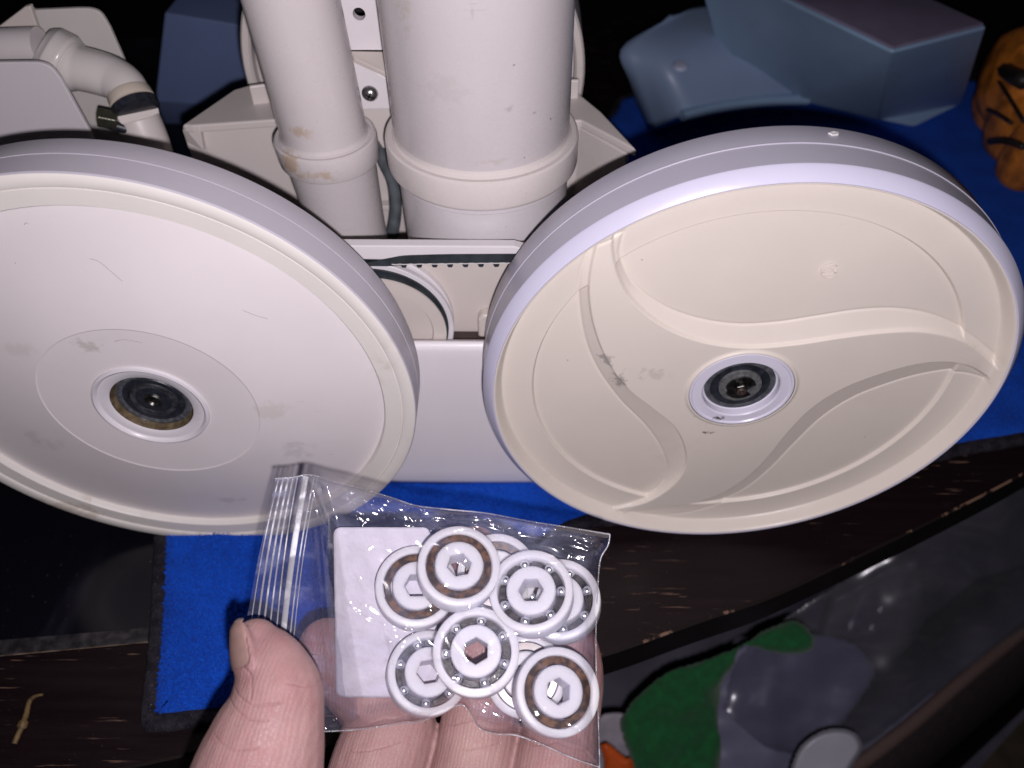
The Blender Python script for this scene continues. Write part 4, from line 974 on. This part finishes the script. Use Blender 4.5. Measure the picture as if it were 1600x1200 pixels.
limbs = [
    # thumb: tip on the bag, base low left
    limb([(400, 1004, .2440, 37), (411, 1020, .2435, 48), (423, 1044, .2425, 59), (431, 1075, .2410, 71), (430, 1105, .2400, 77), (419, 1150, .2385, 90), (403, 1210, .2370, 103), (385, 1290, .240, 112), (370, 1400, .245, 130)]),
    # index, tip curled left behind the bag to meet the thumb
    limb([(512, 1012, .2900, 46), (540, 1045, .2920, 56), (585, 1090, .2930, 64), (610, 1140, .2890, 73), (592, 1200, .2810, 77), (565, 1290, .272, 76), (540, 1400, .268, 86)]),
    limb([(742, 862, .2960, 40), (745, 905, .2960, 50), (745, 970, .2945, 56), (748, 1040, .2920, 60), (752, 1100, .2890, 61), (744, 1170, .2835, 63), (728, 1240, .277, 64), (710, 1400, .270, 76)]),
    limb([(893, 985, .2900, 36), (890, 1020, .2905, 50), (886, 1065, .2895, 58), (880, 1120, .2860, 58), (871, 1180, .2800, 64), (858, 1250, .274, 65), (840, 1400, .268, 76)]),
    limb([(985, 1290, .300, 40), (975, 1330, .29, 50), (960, 1400, .28, 60)]),
    limb([(560, 1380, .268, 110), (720, 1390, .268, 110), (860, 1400, .270, 100)], 24),
    limb([(380, 1360, .252, 120), (500, 1440, .26, 120), (700, 1480, .264, 130)], 24),
]
nv = []; nf = []
tip = [(392, 966, .2440, 14), (396, 972, .2440, 28), (399, 985, .2440, 38), (404, 1000, .2440, 43.5), (411, 1020, .2435, 50.5), (423, 1044, .2425, 60), (428, 1060, .2418, 66)]
TC = np.array(tip)
NI = 20
for i in range(NI + 1):
    s_ = i / NI; yy = 968 + 80 * s_
    cx = float(np.interp(yy, TC[:, 1], TC[:, 0])); dd = float(np.interp(yy, TC[:, 1], TC[:, 2])); rr_ = float(np.interp(yy, TC[:, 1], TC[:, 3]))
    half = max(0.30 if s_ < .5 else .12, 1 - abs(2 * s_ - 1) ** 4) ** .5
    for k in range(11):
        a = .46 + (k / 10 - .5) * 1.5 * half
        Rk = rr_ - .2 - 1.6 * max(0, s_ - .85) / .15 
        nv.append(at(cx - Rk * math.cos(a), yy, dd - Rk / F * dd * math.sin(a)))
    if i:
        for k in range(10): b0_ = (i - 1) * 11 + k; nf.append((b0_, b0_ + 1, b0_ + 12, b0_ + 11))
# soft skin fold round the nail
fold = [nv[i * 11 + 10] for i in range(1, NI + 1)] + [nv[NI * 11 + k] for k in range(9, -1, -1)]
fold = spline(fold, 40)
limbs.append(tube_data(fold, [.0006 + .0006 * math.sin(PI * i / 39) for i in range(40)], 8))
me = mk('person', *join(limbs))
t = NT('skin'); p = t.pos()
n1 = t.noise(p, 40, 4); n2 = t.noise(p, 230, 4, .6)
c0_ = t.noise(p, 14, 3); c = t.mix(t.rng(n1, .3, .7), (.31, .175, .175), (.41, .25, .24)); c = t.mix(t.math('MULTIPLY', t.rng(n2, .45, .75), .35), c, (.35, .15, .145))
c = t.mix(t.math('MULTIPLY', t.rng(c0_, .5, .7), .55), c, (.36, .145, .14)); c = t.mix(t.math('MULTIPLY', t.rng(c0_, .48, .32), .5), c, (.46, .31, .27))
vo = t.n('ShaderNodeTexVoronoi', i_Scale=900.0); vo.feature = 'DISTANCE_TO_EDGE'; t.l(t.mapping(p, (1, 1, .6), (.3, .5, .9)), vo.inputs['Vector'])
wv = t.n('ShaderNodeTexWave', i_Scale=260.0, i_Distortion=4.0, i_Detail=2.0); t.l(t.mapping(p, (1, .5, .5), (.0, .2, .4)), wv.inputs['Vector']); wv.inputs['Detail Scale'].default_value = .6
def dotn(v):
    nd = t.n('ShaderNodeVectorMath', operation='DOT_PRODUCT'); t.l(p, nd.inputs[0]); nd.inputs[1].default_value = tuple(v); return nd.outputs['Value']
U_, V_ = dotn(Xc), dotn(Yc); hb_ = at(600, 1250, .265); ub, vb = float((hb_ - T) @ Xc), float((hb_ - T) @ Yc)
wob_ = t.math('MULTIPLY', t.math('SUBTRACT', t.noise(p, 90, 2), .5), .0022)
U_ = t.math('ADD', U_, wob_); crs = None
for dpt, w_, st_, L_ in ((.2285, .0008, .7, [(372, 1052), (381, 1058), (388, 1067), (392, 1078), (393, 1090)]), (.2285, .0006, .7, [(356, 1086), (396, 1100), (436, 1098)]), (.2275, .0005, .6, [(348, 1104), (392, 1120), (420, 1122)]), (.2285, .0004, .5, [(446, 1072), (492, 1092)]),
                       (.227, .0005, .5, [(330, 1150), (372, 1160), (410, 1158)]), (.262, .0007, .8, [(528, 1172), (590, 1150), (655, 1156)]), (.262, .0005, .6, [(540, 1192), (620, 1180)]), (.265, .0007, .8, [(690, 1160), (745, 1140), (795, 1156)]),
                       (.265, .0005, .5, [(720, 1184), (780, 1180)]), (.265, .0007, .7, [(812, 1182), (870, 1168), (925, 1186)])):
    for (a0, b0x), (a1, b1x) in zip(L_[:-1], L_[1:]):
        A2 = np.array([(a0 - 800) / F * dpt - ub, -(b0x - 600) / F * dpt - vb]); B2 = np.array([(a1 - 800) / F * dpt - ub, -(b1x - 600) / F * dpt - vb]); ab = B2 - A2; l2 = float(ab @ ab)
        du = t.math('SUBTRACT', U_, float(A2[0])); dv = t.math('SUBTRACT', V_, float(A2[1]))
        tt_ = t.math('DIVIDE', t.math('ADD', t.math('MULTIPLY', du, float(ab[0])), t.math('MULTIPLY', dv, float(ab[1]))), l2, clamp=True)
        ex = t.math('SUBTRACT', du, t.math('MULTIPLY', tt_, float(ab[0]))); ey = t.math('SUBTRACT', dv, t.math('MULTIPLY', tt_, float(ab[1])))
        dd_ = t.math('SQRT', t.math('ADD', t.math('MULTIPLY', ex, ex), t.math('MULTIPLY', ey, ey)))
        g_ = t.rng(dd_, 0, w_, st_, 0); crs = g_ if crs is None else t.math('MAXIMUM', crs, g_)
c = t.mix(t.math('MULTIPLY', crs, .14), c, (.30, .10, .09))  # creases tinted redder and darker, their shade put into the skin colour
hgt = t.math('ADD', t.math('MULTIPLY', t.rng(vo.outputs['Distance'], 0, .12), .28), t.math('ADD', t.math('MULTIPLY', wv.outputs['Fac'], .32), t.math('MULTIPLY', n2, 1.2)))
b = t.bsdf(Base_Color=c, Roughness=t.rng(n2, .3, .7, .47, .62), Specular_IOR_Level=.38, Subsurface_Weight=.22, Subsurface_Radius=(.0030, .0012, .0007), Subsurface_Scale=1.0, Normal=t.bump(t.math('SUBTRACT', hgt, t.math('MULTIPLY', crs, 1.5)), .00024, .85))
m_skin = t.done(b.outputs[0])
hb = at(600, 1250, .265)
hand = link('person', me, m_skin, loc=hb)
for v in me.vertices: v.co -= Vector(hb)
me.update()
tag(hand, 'bare hand holding the clear bag between thumb and fingers', 'hand')
r = hand.modifiers.new('remesh', 'REMESH'); r.mode = 'VOXEL'; r.voxel_size = .0008; r.use_smooth_shade = True
s = hand.modifiers.new('smooth', 'SMOOTH'); s.factor = .6; s.iterations = 5
# thumbnail seen nearly edge-on at the left of the thumb tip
o = link('thumbnail', mk('thumbnail', [v - hb for v in nv], nf), simple('nail', (.35, .22, .195), .34, nscale=200, var=.12), hand)
s = o.modifiers.new('thick', 'SOLIDIFY'); s.thickness = .0005
